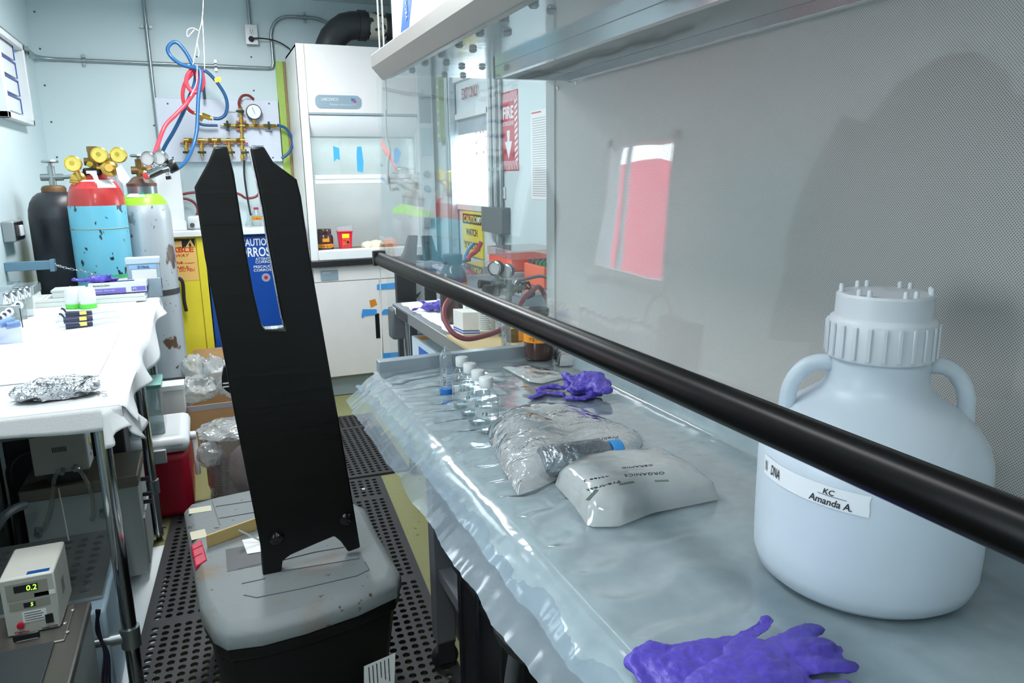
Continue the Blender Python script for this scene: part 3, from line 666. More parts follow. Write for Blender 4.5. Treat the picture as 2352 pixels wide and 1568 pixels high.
# floor mats with real holes
def mat_piece(label, c0, ux, vy, nx, ny, pit=.034, r=.0118, skip=(), th=.012, name='floor_mat', m=None, par=None):
    """c0 near-left corner, ux/vy unit directions"""
    V = []; Fs = []; c0 = Vector(c0); ux = Vector(ux).normalized(); vy = Vector(vy).normalized(); mg = .022*(pit/.034)
    def W_(x, y, z): return c0+ux*x+vy*y+Vector((0,0,z))
    for i in range(nx):
        for j in range(ny):
            x = mg+pit*(i+.5); y = mg+pit*(j+.5); h = pit/2
            sq = [(h,0),(h,h),(0,h),(-h,h),(-h,0),(-h,-h),(0,-h),(h,-h)]
            n = len(V); V += [W_(x+a, y+b, th) for a, b in sq]
            if (i in skip) or (j % 22 == 21): Fs.append(tuple(n+k for k in range(8))); continue
            V += [W_(x+r*math.cos(k*PI/4), y+r*math.sin(k*PI/4), th) for k in range(8)]
            V += [W_(x+r*math.cos(k*PI/4), y+r*math.sin(k*PI/4), .001) for k in range(8)]
            for k in range(8):
                k2 = (k+1)%8; Fs.append((n+k, n+k2, n+8+k2, n+8+k)); Fs.append((n+8+k, n+8+k2, n+16+k2, n+16+k))
    Wd, Ht = nx*pit+2*mg, ny*pit+2*mg
    fr = [gbox((0,0,0),(Wd,mg,th)), gbox((0,Ht-mg,0),(Wd,Ht,th)), gbox((0,mg,0),(mg,Ht-mg,th)), gbox((Wd-mg,mg,0),(Wd,Ht-mg,th))]
    for v, f in fr:
        n = len(V); V += [W_(*p) for p in v]; Fs += [tuple(i+n for i in q_) for q_ in f]
    if par is not None: return O(name, (V, Fs), m, par, smooth=False)
    me = bpy.data.meshes.new('floor_mat'); me.from_pydata([tuple(v) for v in V], [], Fs)
    me.materials.append(mat('mat_rubber',(46,47,50),.5,ns=(60,.1))); o = bpy.data.objects.new('floor_mat', me); col.objects.link(o)
    return tag(o, label, 'mat', 'rubber floor mats')
dirv = Vector((.690-.605, 3.398-2.194, 0)).normalized(); dirx = Vector((dirv.y, -dirv.x, 0))
pr = Vector((.690, 3.398, 0)); Wm = 26*.034+.044; Hm = 50*.034+.044
mat_piece('black rubber mat with round holes under the grey lidded tote', pr-dirx*Wm-dirv*Hm, dirx, dirv, 26, 50)
pr2 = Vector((.862, 4.42, 0)); d2 = Vector((.02,1,0)).normalized(); x2 = Vector((d2.y,-d2.x,0)); H2 = 28*.034+.044
mat_piece('black rubber mat with round holes in front of the fume hood', pr2-x2*Wm-d2*H2, x2, d2, 26, 28)
mat_piece('black rubber mat with holes nearest the camera, mostly out of view', pr-dirx*Wm-dirv*(Hm*2+.06)+Vector((.03,0,0)), dirx, dirv, 26, 50)
tag(O('plastic_disc', glathe([(0,0),(.008,0),(.008,.004),(0,.006)], P(835,1124,Z=.0125), (0,0,1), 12), white), 'tiny white disc lying on the rubber mat right of the forked board', 'cap')

# ================================================================== FORKED BOARDS
def board_pts(pxs, y): return [P(a, b, Y=y) for a, b in pxs]
bmat = mat('black_tape_wrap', (9,9,10), .38, ns=(30,.2), bump=(7,.10,.5), stretch=(.6,1,5), spec=.35)
YB = 1.83
outline = [(604,1322),(600,1262),(572,1120),(540,960),(505,770),(470,590),(446,430),(478,372),(492,338),(522,336),(538,400),(552,490),(566,580),(582,670),(600,745),(607,757),(653,757),(650,735),(634,650),(617,560),(604,480),(592,420),(575,340),(606,336),(628,372),(682,412),(692,452),(712,590),(742,760),(772,930),(802,1100),(828,1258),(800,1268),(783,1244),(768,1232),(720,1252),(668,1275),(650,1288),(645,1318)]
bd = T('forked_board', 'tall black taped board with a slot and two prongs, leaning on the grey tote', 'board', P(715,1300,Y=YB))
pts = board_pts(outline, YB)
top = [v for v in pts]
O('board', gprism(pts, (0,.045,0)), bmat, bd, .004)
foil_m = mat('foil_edge', (190,200,208), .22, .85, bump=(40,.6))
def edge_strip(pxs, off=.0012, w=.040):
    q_ = [P(a, b, Y=YB) + Vector((-off,0,0)) for a, b in pxs]
    V = []; 
    for p in q_: V += [p+Vector((0,.004,0)), p+Vector((0,w,0))]
    O('foil_edge', (V, [(2*i, 2*i+2, 2*i+3, 2*i+1) for i in range(len(q_)-1)]), foil_m, bd, solid=.0012)
edge_strip([(575,345),(592,420),(604,480),(617,560),(634,650),(650,735)])
for pp in (((492,338),(522,336)), ((575,340),(606,336))):
    a, b = [P(*k, Y=YB)+Vector((0,0,.0015)) for k in pp]
    O('foil_cap', J(gbox(a+Vector((0,.004,-.0005)), (b.x,b.y+.040,b.z+.001))), foil_m, bd)
a, b = P(602,757,Y=YB), P(655,757,Y=YB); O('foil_cap', gbox(a+Vector((.004,.004,.0)), (b.x-.002,b.y+.040,b.z+.002)), foil_m, bd)
# taped bumps near the feet, clip on the left edge
for px, py in ((635,1235),(795,1190)):
    crumple('tape_knot', P(px,py,Y=YB-.004), (.017,.012,.017), mat('glossy_tape',(16,16,17),.12,bump=(60,.8)), bd, amp=.5, fr=40, sub=3)
a = P(517,880,Y=YB+.02)
O('clip', gprism([P(514,842,Y=YB+.015), P(509,866,Y=YB+.015), P(510,888,Y=YB+.015), P(519,897,Y=YB+.015), P(531,905,Y=YB+.015), P(545,905,Y=YB+.015), P(535,842,Y=YB+.015)], (0,.022,0)), bmat, bd, .001)
for py in (882,890):
    p0, p1 = P(512,py,Y=YB+.0135), P(526,py-2,Y=YB+.0135); O('silver_bar', gbox(p0, (p1.x, p1.y+.001, p0.z+.0028)), white2, bd)
# second board standing behind the cart
b2 = T('forked_board', 'second black forked board standing on the floor behind the steel cart', 'board', (1.1,4.0,0))
Y2 = 4.0
def z2(x, z): return (x, Y2, z)
X2 = .958
O('board', gprism([z2(X2,.0),z2(X2,.955),z2(X2+.055,1.035),z2(X2+.085,1.125),z2(X2+.135,1.125),z2(X2+.115,.95),z2(X2+.105,.42),z2(X2+.165,.42),z2(X2+.170,.95),z2(X2+.163,1.12),z2(X2+.215,1.12),z2(X2+.235,1.04),z2(X2+.275,.985),z2(X2+.265,.0)], (0,.04,0)), bmat, b2, .004)
t = tag(O('wall_sign', gbox((1.02,4.10,.55),(1.28,4.105,.96)), white), 'white sign with letters and a black triangle behind the second board slot', 'sign')
t['_o'] = (0.,0.,0.)
text('ACH', (1.066,4.099,.855), (1,0,0), (0,0,1), .065, .028, ink, t)
O('triangle', gprism([(1.085,4.099,.775),(1.125,4.099,.80),(1.10,4.099,.76)], (0,-.0006,0)), ink, t)
# the sign is carried by a slim grey panel
box('panel', (1.02,4.105,.0), (1.29,4.118,.97), dgrey, t)

# ================================================================== GREY LIDDED TOTE
LZ = .45
tote = T('storage_tote', 'black tote on wheels with a dusty grey lid carrying the forked board', 'tote', (.12,1.98,0))
lidm = mat('dusty_lid', (122,129,131), .6, ns=(6,.06), mott=((7,(122,110,96),.54,.2),(40,(70,56,44),.66,.05)), bump=(60,.1))
lo = [P(a, b, Z=LZ) for a, b in ((425,1165),(440,1150),(500,1134),(575,1118),(680,1118),(770,1128),(835,1160),(858,1205),(890,1262),(915,1305),(905,1330),(820,1368),(700,1408),(600,1434),(520,1444),(490,1428),(462,1380),(440,1260))]
lc = sum(lo, Vector())/len(lo)
def ring(pts, s, z): return [Vector((lc.x+(p.x-lc.x)*s, lc.y+(p.y-lc.y)*s, z)) for p in pts]
def loft(rings, capt=True, capb=True):
    V = []; n = len(rings[0]); Fs = []
    for r in rings: V += r
    for i in range(len(rings)-1):
        for k in range(n): k2=(k+1)%n; Fs.append((i*n+k, i*n+k2, (i+1)*n+k2, (i+1)*n+k))
    if capb: Fs.append(tuple(range(n-1,-1,-1)))
    if capt: Fs.append(tuple((len(rings)-1)*n+k for k in range(n)))
    return V, Fs
O('lid', loft([ring(lo,1.0,LZ-.055), ring(lo,1.02,LZ-.05), ring(lo,1.02,LZ-.022), ring(lo,1.0,LZ-.012), ring(lo,.93,LZ-.001), ring(lo,.91,LZ)]), lidm, tote, .002)
O('tub', loft([ring(lo,.78,.03), ring(lo,.82,.06), ring(lo,.96,LZ-.09), ring(lo,.965,LZ-.05)]), mat('tote_black',(22,23,25),.45), tote)
O('tub_rim', loft([ring(lo,.99,LZ-.085), ring(lo,1.0,LZ-.08), ring(lo,1.0,LZ-.057), ring(lo,.99,LZ-.056)]), MATS['tote_black'], tote)
gm = mat('groove', (88,94,98), .6)
def onlid(px, py, dz=.0006): return P(px, py, Z=LZ+dz)
def groove(pxs, r=.0016): O('lid_groove', gtube([onlid(*p) for p in pxs], r, 4, sm=False), gm, tote)
groove([(487,1150),(505,1205)]); groove([(495,1163),(580,1150)]); groove([(503,1190),(585,1176)]); groove([(545,1306),(605,1292)]); groove([(555,1340),(610,1328)])
groove([(648,1286),(720,1268),(790,1256)]); groove([(560,1366),(590,1372),(700,1350),(820,1322),(848,1308),(838,1290)]); groove([(645,1312),(826,1282)])
box('handle_pocket', onlid(518,1262,.0002), onlid(600,1262,.001)+Vector((0,-.085,0)), mat('pocket',(62,66,70),.5), tote)
wrap = [onlid(434,1168,.001), onlid(484,1160,.001), onlid(486,1172,.001), onlid(434,1180,.001)]
sheet3('tape_strip', wrap, mat('cream_tape',(206,202,176),.6), tote); sheet3('tape_strip', [onlid(436,1222,.001), onlid(470,1214,.001), onlid(476,1232,.001), onlid(440,1240,.001)], MATS['cream_tape'], tote)
O('latch', gprism([P(438,1252,Z=LZ+.004), P(462,1236,Z=LZ+.004), P(476,1284,Z=LZ+.004), P(448,1300,Z=LZ+.004)], (0,0,-.05)), mat('latch_red',(190,40,70),.4), tote, .004)
for k in range(2): 
    a = P(444,1262+k*18,Z=LZ+.0045); b = P(464,1252+k*18,Z=LZ+.0045); O('latch_rib', gtube([a, b], .0018, 6, sm=False), MATS['latch_red'], tote)
for dx in (-.12,.16):
    O('wheel', glathe([(0,-.02),(.045,-.02),(.05,-.012),(.05,.012),(.045,.02),(0,.02)], (lc.x+dx,1.68,.052+.012), (1,0,0), 20, cap=False), blackr, tote)
a = P(838,1530,Y=1.60); b = P(905,1500,Y=1.60); 
sheet3('white_label', [P(836,1530,Y=1.655), P(908,1499,Y=1.655), P(905,1600,Y=1.655), P(836,1610,Y=1.655)], paper, tote)
for k in range(6):
    xx = 846+k*9; a = P(xx,1532-4*k,Y=1.6535); O('print_line', gbox(a, a+Vector((.002,.0002,-.045-.01*(k%3)))), ink, tote)
# things lying on the lid
wd = mat('pine_board', (196,170,112), .6, ns=(12,.12), stretch=(2,2,14))
t = T('wood_strip', 'thin pine board standing on edge across the tote lid', 'board', onlid(530,1250))
O('board', gprism([P(476,1258,Z=LZ+.0008), P(590,1216,Z=LZ+.0008), P(590,1216,Z=LZ+.0008)+Vector((0,0,.035)), P(476,1258,Z=LZ+.0008)+Vector((0,0,.035))], Vector((.002,.008,0))), wd, t, .0008)
tag(O('metal_rod', gtube([P(548,1217,Z=LZ+.045), P(600,1242,Z=LZ+.008)], .0032, 8, sm=False), steel), 'short grey metal rod leaning on the pine strip', 'rod')
tag(O('paper_note', gprism([onlid(556,1240,.002), onlid(600,1232,.002), onlid(604,1266,.002), onlid(568,1272,.002)], (0,0,.0006)), paper), 'small white paper lying on the tote lid behind the board', 'paper')

# ================================================================== FUME HOOD
YF = 4.88
fh = T('fume_hood', 'white fume hood with raised glass sash standing against the back wall', 'fume hood', (1.05,5.2,0))
fw = mat('fume_white', (234,232,232), .32); fs = mat('seam_grey', (120,126,132), .5); fg = mat('fume_grey', (150,165,172), .4)
FX0, FX1, FXR = .622, 1.362, 1.462
box('side_panel', (FX0,YF+.01,.925), (FX0+.045,Y1-.06,2.24), fw, fh, .002)
box('front_jamb', (FX0,YF,.925), (FX0+.048,YF+.04,2.24), white, fh, .002)
box('upper_panel', (FX0+.05,YF,1.84), (FX1,YF+.03,2.24), fw, fh, .002)
box('top_cover', (FX0,YF+.03,2.225), (FXR,Y1-.06,2.24), fw, fh)
box('seam', (FX0+.048,YF+.004,.93), (FX0+.0505,YF+.01,2.24), fs, fh)
box('trim_strip', (FX0+.05,YF-.002,1.828), (FX1,YF+.03,1.840), fg, fh)
O('light_canopy', gprism([(FX0+.05,YF+.005,1.825),(FX0+.05,YF+.012,1.76),(FX0+.05,YF+.05,1.70),(FX0+.05,YF+.10,1.69),(FX0+.05,YF+.10,1.825)], (FX1-FX0-.05,0,0)), white, fh, .004)
box('control_column', (FX1,YF-.01,.925), (FXR,YF+.10,2.24), mat('column_white',(206,214,218),.35), fh, .003)
box('column_panel', (FX1+.012,YF-.013,1.785), (FXR-.012,YF-.01,1.95), fg, fh)
p0 = P(965,360,Y=YF-.012); 
box('label_plate', (FX1+.012,YF-.013,1.575), (FXR-.01,YF-.01,1.755), mat('pale_plate',(176,196,206),.4), fh)
for zz_ in (1.462,1.366): O('control_knob', glathe([(.022,0),(.022,.004),(.018,.012),(0,.012)], (1.405,YF-.011,zz_), (0,-1,0), 20), fg, fh)
sp_ = box('socket_plate', (FX1+.015,YF-.014,1.10), (FXR-.008,YF-.01,1.175), fg, fh)
box('socket', (FX1+.022,YF-.018,1.11), (FX1+.048,YF-.014,1.165), mat('socket_pale',(150,160,165),.4), fh); box('socket', (FX1+.058,YF-.018,1.11), (FX1+.084,YF-.014,1.165), dgrey, fh)
box('hood_tube', (FX0+.10,YF+.16,1.80), (FX1-.05,YF+.19,1.82), lampm, fh)
area('fume_hood_lamp', ((FX0+FX1)/2, YF+.20, 1.79), (0,0,0), .6, .05, 1.6, (.95,1,1))
box('liner_back', (FX0+.048,YF+.45,.93), (FX1,YF+.46,1.86), mat('liner_white',(216,222,222),.45), fh)
box('liner_side', (FX1-.01,YF+.03,.93), (FX1,YF+.45,1.84), MATS['liner_white'], fh)
box('sash_glass', (FX0+.055,YF+.055,1.455), (FX1-.012,YF+.06,1.70), clear('hood_sash',(.90,.93,.93),1.3,.22,hz=(208,220,220)), fh)
box('sash_rail', (FX0+.05,YF+.03,1.436), (FX1-.01,YF+.07,1.462), white, fh, .003)
box('sash_handle', (FX0+.05,YF+.02,1.405), (FX1-.01,YF+.07,1.428), white, fh, .003)
box('airfoil_sill', (FX0+.048,YF-.01,.925), (FX1+.02,YF+.10,.985), white, fh, .004)
box('spill_tray', (FX0+.048,YF+.10,.925), (FX1,YF+.45,.965), mat('tray_brown',(104,86,80),.3), fh)
box('worktop', (FX0-.005,YF-.035,.885), (FXR+.02,Y1-.06,.925), mat('epoxy_black',(44,44,46),.25), fh, .003)
box('base_cabinet', (FX0+.01,YF+.012,.14), (FXR,Y1-.06,.885), fw, fh)
box('drawer_front', (FX0+.01,YF,.785), (FXR,YF+.014,.882), fw, fh, .0015)
dl = box('door', (FX0+.01,YF,.145), (1.052,YF+.014,.779), fw, fh, .0015); dr_ = box('door', (1.058,YF,.145), (FXR,YF+.014,.779), fw, fh, .0015)
zz0 = P(860,800,Y=YF); 
box('vent_slot', (1.012-.0,YF-.002,.38), (1.040,YF+.001,.55), black, dl); box('vent_slot', (1.105,YF-.002,.39), (1.140,YF+.001,.56), black, dr_)
box('toe_kick', (FX0+.02,YF+.04,.005), (FXR,Y1-.06,.14), fg, fh)
def plate(a, b, m, par, name='nameplate', rr=.03):
    x0, z1, x1, z0 = a.x, a.z, b.x, b.z; pts = []
    r = min(rr, abs(z1-z0)/2)
    for cx, cz, a0 in ((x1-r,z1-r,0),(x0+r,z1-r,PI/2),(x0+r,z0+r,PI),(x1-r,z0+r,1.5*PI)):
        for k in range(7): pts.append((cx+r*math.cos(a0+k*PI/12), YF-.0005, cz+r*math.sin(a0+k*PI/12)))
    return O(name, gprism(pts, (0,-.004,0)), m, par)
pl = plate(Vector((.715,0,1.945)), Vector((.998,0,1.867)), mat('plate_blue',(140,160,172),.35), fh)
text('LABCONCO', (.752,YF-.0055,1.911), (1,0,0), (0,0,1), .105, .018, white, pl); text('Protector Laboratory Hood', (.805,YF-.0055,1.882), (1,0,0), (0,0,1), .16, .012, white, pl)
O('emblem', J(gprism([(.935,YF-.0045,1.928),(.965,YF-.0045,1.925),(.94,YF-.0045,1.908)], (0,-.001,0))), mat('emblem_blue',(40,110,190),.4), pl); O('emblem_red', J(gprism([(.965,YF-.0045,1.920),(.968,YF-.0045,1.902),(.946,YF-.0045,1.906)], (0,-.001,0))), red, pl)
p2 = plate(P(736,621,Y=YF), P(777,642,Y=YF), MATS['plate_blue'], fh, rr=.004)
a = P(740,629,Y=YF-.0055); text('LABCONCO', a, (1,0,0), (0,0,1), .055, .012, white, p2)
# blue tape on glass and doors
def tape(pxs, y=YF-.004, m=bluetape, label=None):
    o = sheet3('blue_tape', [P(a, b, Y=y) for a, b in pxs], m); return tag(o, label, 'tape')
tape([(765,335),(779,340),(781,368),(774,364),(767,372)], YF+.052, label='short piece of blue tape on the fume hood glass, left of two')
tape([(820,337),(830,336),(835,372),(834,396),(821,394),(819,360)], YF+.052, label='longer piece of blue tape on the fume hood glass, right of the short one')
tape([(905,342),(912,338),(922,350),(914,376),(905,374)], YF+.052, label='curved blue tape at the right end of the fume hood glass')
dbt = mat('blue_tape_dark', (60,150,225), .6)
tape([(866,653),(915,648),(915,662),(866,665)], m=dbt, label='blue tape across the right cabinet door near its top')
tape([(833,710),(865,710),(865,722),(838,725),(832,731),(830,727)], m=dbt, label='blue tape by the vent slot of the left cabinet door')
tape([(873,722),(882,710),(902,709),(902,721)], m=dbt, label='blue tape across the right cabinet door above its vent slot')
tape([(880,811),(917,808),(917,822),(880,825)], m=dbt, label='blue tape low on the right cabinet door')
# inside the hood
bj = Vector((.735,5.02,.966)); t = T('brown_jar', 'brown bottle with two orange labels inside the fume hood', 'jar', bj); r = .055
O('body', glathe([(0,0),(.052,0),(.056,.006),(.056,.095),(.05,.112),(.043,.12)], bj, (0,0,1), 32), amber, t)
O('cap', glathe([(.045,.120),(.046,.122),(.046,.148),(.043,.152),(0,.152)], bj, (0,0,1), 32), amber, t)
box('orange_label', bj+Vector((-.022,-.0590,.070)), bj+Vector((.022,-.0555,.092)), orange, t)
O('orange_band', glathe([(.057,.030),(.057,.055)], bj, (0,0,1), 32, cap=False), orange, t); text('RSA 5x10', bj+Vector((-.036,-.0585,.035)), (1,0,0), (0,0,1), .07, .013, ink, t, shear=.2)
bj = Vector((.868,5.02,.966)); t = T('sharps_container', 'red sharps container with clear lid inside the fume hood', 'container', bj)
V = [bj+Vector(p) for p in ((-.036,-.03,0),(.036,-.03,0),(.036,.03,0),(-.036,.03,0),(-.046,-.038,.125),(.046,-.038,.125),(.046,.038,.125),(-.046,.038,.125))]
O('body', (V, [(3,2,1,0),(4,5,6,7),(0,1,5,4),(1,2,6,5),(2,3,7,6),(3,0,4,7)]), mat('sharps_red',(215,25,60),.35), t, .003)
O('lid', gbox(bj+Vector((-.05,-.042,.125)), bj+Vector((.05,.042,.132))), MATS['sharps_red'], t, .002)
O('clear_top', gprism([bj+Vector((-.055,0,.16)), bj+Vector((.055,0,.168)), bj+Vector((.045,-.02,.132)), bj+Vector((-.04,-.02,.132))], (0,.03,0)), plast, t)
ym = mat('label_yellow', (240,216,40), .5)
def slab(a, b, c): sheet3(c[0], [bj+Vector((a[0],-.0325-.0075*(a[1]/.125),a[1])), bj+Vector((b[0],-.0325-.0075*(a[1]/.125),a[1])), bj+Vector((b[0],-.0325-.0075*(b[1]/.125),b[1])), bj+Vector((a[0],-.0325-.0075*(b[1]/.125),b[1]))], c[1], t)
slab((-.024,.088), (.024,.116), ('yellow_label', ym)); slab((-.02,.008), (.024,.018), ('yellow_label', ym)); slab((-.024,.024), (.026,.086), ('orange_label', mat('label_orange',(225,80,50),.5)))
text('BIOHAZARD', bj+Vector((-.02,-.041,.034)), (1,0,0), (0,0,1), .04, .007, ink, t); text('SHARPS', bj+Vector((-.02,-.043,.070)), (1,0,0), (0,0,1), .02, .006, ink, t)
O('biohazard_mark', J(*[glathe([(.0055,0),(.0055,.0004)], bj+Vector((.012+.0045*math.cos(k*2.094+PI/2),-.0425,.060+.0045*math.sin(k*2.094+PI/2))), (0,-1,0), 10) for k in range(3)]), ink, t)
for i, (dx, dy, rr, l) in enumerate(((1.02,5.02,.04,'left'),(1.075,5.0,.045,'right'))):
    tag(crumple('latex_glove', (dx,dy,.966+rr*.62), (rr,rr*.8,rr*.75), mat('latex',(228,224,190),.5,sub=.1), None, amp=.5, fr=26, sub=4, seed=5+i, flat=.15), 'crumpled cream latex glove inside the fume hood, %s of two' % l, 'glove', 'latex gloves in the fume hood')
t = T('amber_vial_rack', 'small orange topped rack at the right end of the fume hood floor', 'rack', (1.16,4.98,.966)); box('rack', (1.12,4.95,.966), (1.21,5.01,1.0), mat('tray_orange',(214,120,70),.5), t, .004); box('lid', (1.125,4.955,1.0), (1.205,5.005,1.035), mat('salmon',(226,150,110),.5), t, .004)
# vent duct above
dm = mat('duct_black', (44,46,50), .4, bump=(12,.2)); du = T('exhaust_duct', 'black corrugated exhaust duct elbow on top of the fume hood', 'duct', (1.0,5.2,2.24))
ydu = 5.19
pp = [P(750,120,Y=ydu), P(772,82,Y=ydu), P(805,62,Y=ydu), P(840,60,Y=ydu), P(1000,66,Y=ydu), P(1200,70,Y=ydu)]
O('elbow', gtube([Vector((.86,ydu,2.24)), Vector((.90,ydu,2.33)), Vector((.985,ydu,2.405)), Vector((1.08,ydu,2.42))], .088, 20, k=2, rf=lambda t_: .088), dm, du)
O('sleeve', gcyl((1.07,ydu,2.42),(1.12,ydu,2.42),.096,n=24), dm, du); O('pipe', gcyl((1.12,ydu,2.42),(1.49,ydu,2.42),.086,n=24), dm, du)
O('insulation_patch', glathe([(.0875,0),(.0875,.11)], (1.135,ydu,2.42), (1,0,0), 28, cap=False), mat('patch_cream',(196,190,176),.7,mott=(28,(50,48,46),.55,.05)), du)
O('collar', glathe([(.11,0),(.11,.012),(.092,.016)], (.86,ydu,2.24), (0,0,1), 24), white, du)

# ================================================================== BACK BENCH, CABINETS, VALVE PANEL
YC = 5.02
bb = T('back_bench', 'white shelf top over the yellow and blue safety cabinets', 'bench', (.1,5.2,1.1)); 
box('top', (-.72,4.99,1.102), (.60,Y1-.005,1.135), white, bb, .003)
def cabinet(label, x0, x1, m, m2):
    t = T('safety_cabinet', label, 'cabinet', ((x0+x1)/2,5.2,0), 'steel safety cabinets')
    box('body', (x0,YC+.02,.03), (x1,Y1-.01,1.10), m, t, .004); box('frame_post', (x1-.045,YC-.002,.03), (x1,YC+.02,1.10), m, t, .003); box('frame_post', (x0,YC-.002,.03), (x0+.045,YC+.02,1.10), m, t, .003)
    box('head_rail', (x0+.045,YC,1.092), (x1-.045,YC+.02,1.10), m, t, .001)
    d = box('door', (x0+.048,YC+.003,.06), (x1-.048,YC+.018,1.089), m, t, .003)
    return t, d
ycm = mat('cabinet_yellow', (232,216,60), .35); bcm = mat('cabinet_blue', (16,72,160), .35)
yc, yd = cabinet('yellow flammable liquids cabinet behind the gas cylinders', -.56, -.002, ycm, None)
O('handle', gtube([P(404,643,Y=YC-.01), P(413,640,Y=YC-.035), P(420,652,Y=YC-.04), P(423,690,Y=YC-.04), P(428,714,Y=YC-.03)], .011, 8), blackr, yd)
yt = YC+.0015
box('warning_strip', (-.36,yt,1.034), (-.055,yt+.002,1.088), ink, yd)
O('fire_triangle', gprism([P(437,549,Y=yt-.0005), P(448,568,Y=yt-.0005), P(426,568,Y=yt-.0005)], (0,-.001,0)), mat('warn_gold',(226,190,110),.5), yd)
O('flame', gprism([P(436,556,Y=yt-.002), P(440,563,Y=yt-.002), P(437,567,Y=yt-.002), P(433,563,Y=yt-.002)], (0,-.0006,0)), ink, yd)
box('orange_field', (-.36,yt,.83), (-.052,yt+.001,1.031), mat('field_orange',(236,190,110),.5), yd)
box('name_field', (-.30,yt-.0008,1.038), (-.13,yt-.0001,1.078), MATS['warn_gold'], yd)
rt = mat('letter_red', (206,60,40), .5)
def on(s, px0, px1, pyb, pyt, y, m, par, **k):
    a = P(px0, pyb, Y=y); b = P(px1, pyb, Y=y); c = P(px0, pyt, Y=y); text(s, a, (1,0,0), (0,0,1), b.x-a.x, c.z-a.z, m, par, **k)
on('JUSTALL', 350, 414, 560, 549, yt-.0018, rt, yd)
on('FLAMMABLE', 316, 446, 584, 571, yt-.001, rt, yd, bold=.02); on('KEEP FIRE AWAY', 330, 436, 594, 587, yt-.001, rt, yd, shear=.25)
on('INFLAMABLE', 360, 420, 606, 603, yt-.001, rt, yd); on('MANTENGA LEJOS DEL FUEGO', 350, 447, 610, 607, yt-.001, rt, yd)
on('INFLAMMABLE', 350, 434, 620, 615, yt-.001, rt, yd, bold=.01); on('GARDER LOIN DU FEU', 340, 448, 628, 621, yt-.001, rt, yd, bold=.01)
bc, bd_ = cabinet('blue corrosives cabinet seen through the slot of the forked board', .006, .56, bcm, None)
yt = YC+.0015
on('CAUTION', 553, 624, 566, 549, yt, white, bd_, bold=.02); on('CORROSIVE', 536, 650, 592, 570, yt, white, bd_, bold=.02)
on('ATTENTION', 587, 634, 598, 592, yt, white, bd_, bold=.01); on('CORROSIF', 587, 634, 605, 599, yt, white, bd_, bold=.01)
on('PRECAUCION', 583, 640, 616, 610, yt, white, bd_, bold=.01); on('CORROSIVO', 583, 640, 624, 618, yt, white, bd_, bold=.01)
c = P(611,637,Y=yt); O('round_badge', glathe([(.027,0),(.027,.001)], c, (0,-1,0), 28), mat('badge_grey',(170,180,196),.4,.3), bd_); O('badge_centre', glathe([(.012,0),(.012,.0008)], c+Vector((0,-.0012,0)), (0,-1,0), 20), red, bd_)
# bottle and flask on the bench
ZB = 1.1355
def wb(label, x, y, r, h, capm_, lbl=None):
    b = Vector((x,y,ZB)); t = T('reagent_bottle', label, 'bottle', b)
    O('glass', glathe([(0,0),(r*.95,0),(r,.004),(r,h*.55),(r*.85,h*.70),(r*.40,h*.84),(r*.38,h*.88)], b, (0,0,1), 28, cap=False), clear('bottle_glass',(.85,.90,.90),2.0,.12), t)
    O('cap', glathe([(r*.48,h*.87),(r*.48,h*.98),(0,h)], b, (0,0,1), 20), capm_, t)
    if lbl: O('orange_label', glathe([(r*1.01,h*.32),(r*1.01,h*.50)], b, (0,0,1), 28, cap=False), orange, t); text('10x', b+Vector((-r*.6,-r*1.03,h*.36)), (1,0,0), (0,0,1), r*1.2, h*.09, ink, t)
pb = P(590,500,Y=5.32); wb('clear bottle with red cap and orange label on the back bench', pb.x, pb.y, .034, .125, mat('cap_crimson',(176,40,70),.5), 1)
pb = P(571,500,Y=5.30); t = tag(O('glass_flask', glathe([(0,0),(.026,0),(.028,.004),(.010,.055),(.009,.09)], (pb.x,pb.y,ZB), (0,0,1), 24, cap=False), MATS['bottle_glass']), 'small empty glass flask below the black tube on the back bench', 'flask')
# white trunking post and box
t = T('white_trunking', 'white vertical trunking box standing at the left end of the back bench', 'trunking', (-.15,5.2,ZB))
a = P(398,380,Y=5.2); b = P(432,510,Y=5.2)
box('upright', (-.245,5.2,ZB), (-.10,5.34,1.52), white, t, .003); box('foot', (-.262,5.13,ZB), (-.092,5.36,ZB+.055), white, t, .003)
t = T('small_appliance', 'small off white appliance half hidden behind the forked board on the bench', 'appliance', (0,5.2,ZB)); box('case', (-.085,5.15,ZB), (.06,5.3,ZB+.085), white2, t, .015); O('spout', gcyl((-.06,5.15,ZB+.03),(-.06,5.11,ZB+.03),.014), dgrey, t)
for k, (pp, l) in enumerate(((((352,457),(392,455),(430,457),(450,470),(454,490),(440,508)),'lower dark red tube curling behind the trunking on the back bench'), (((420,446),(436,443),(470,440),(520,438),(550,446),(566,455),(590,450),(600,430)),'dark red tube hanging in a loop under the valve panel'))):
    tag(O('rubber_tube', gtube([P(a, b, Y=5.41+.0*k) for a, b in pp], .0085, 8), mat('tube_dark_red',(128,44,44),.45)), l, 'tube')
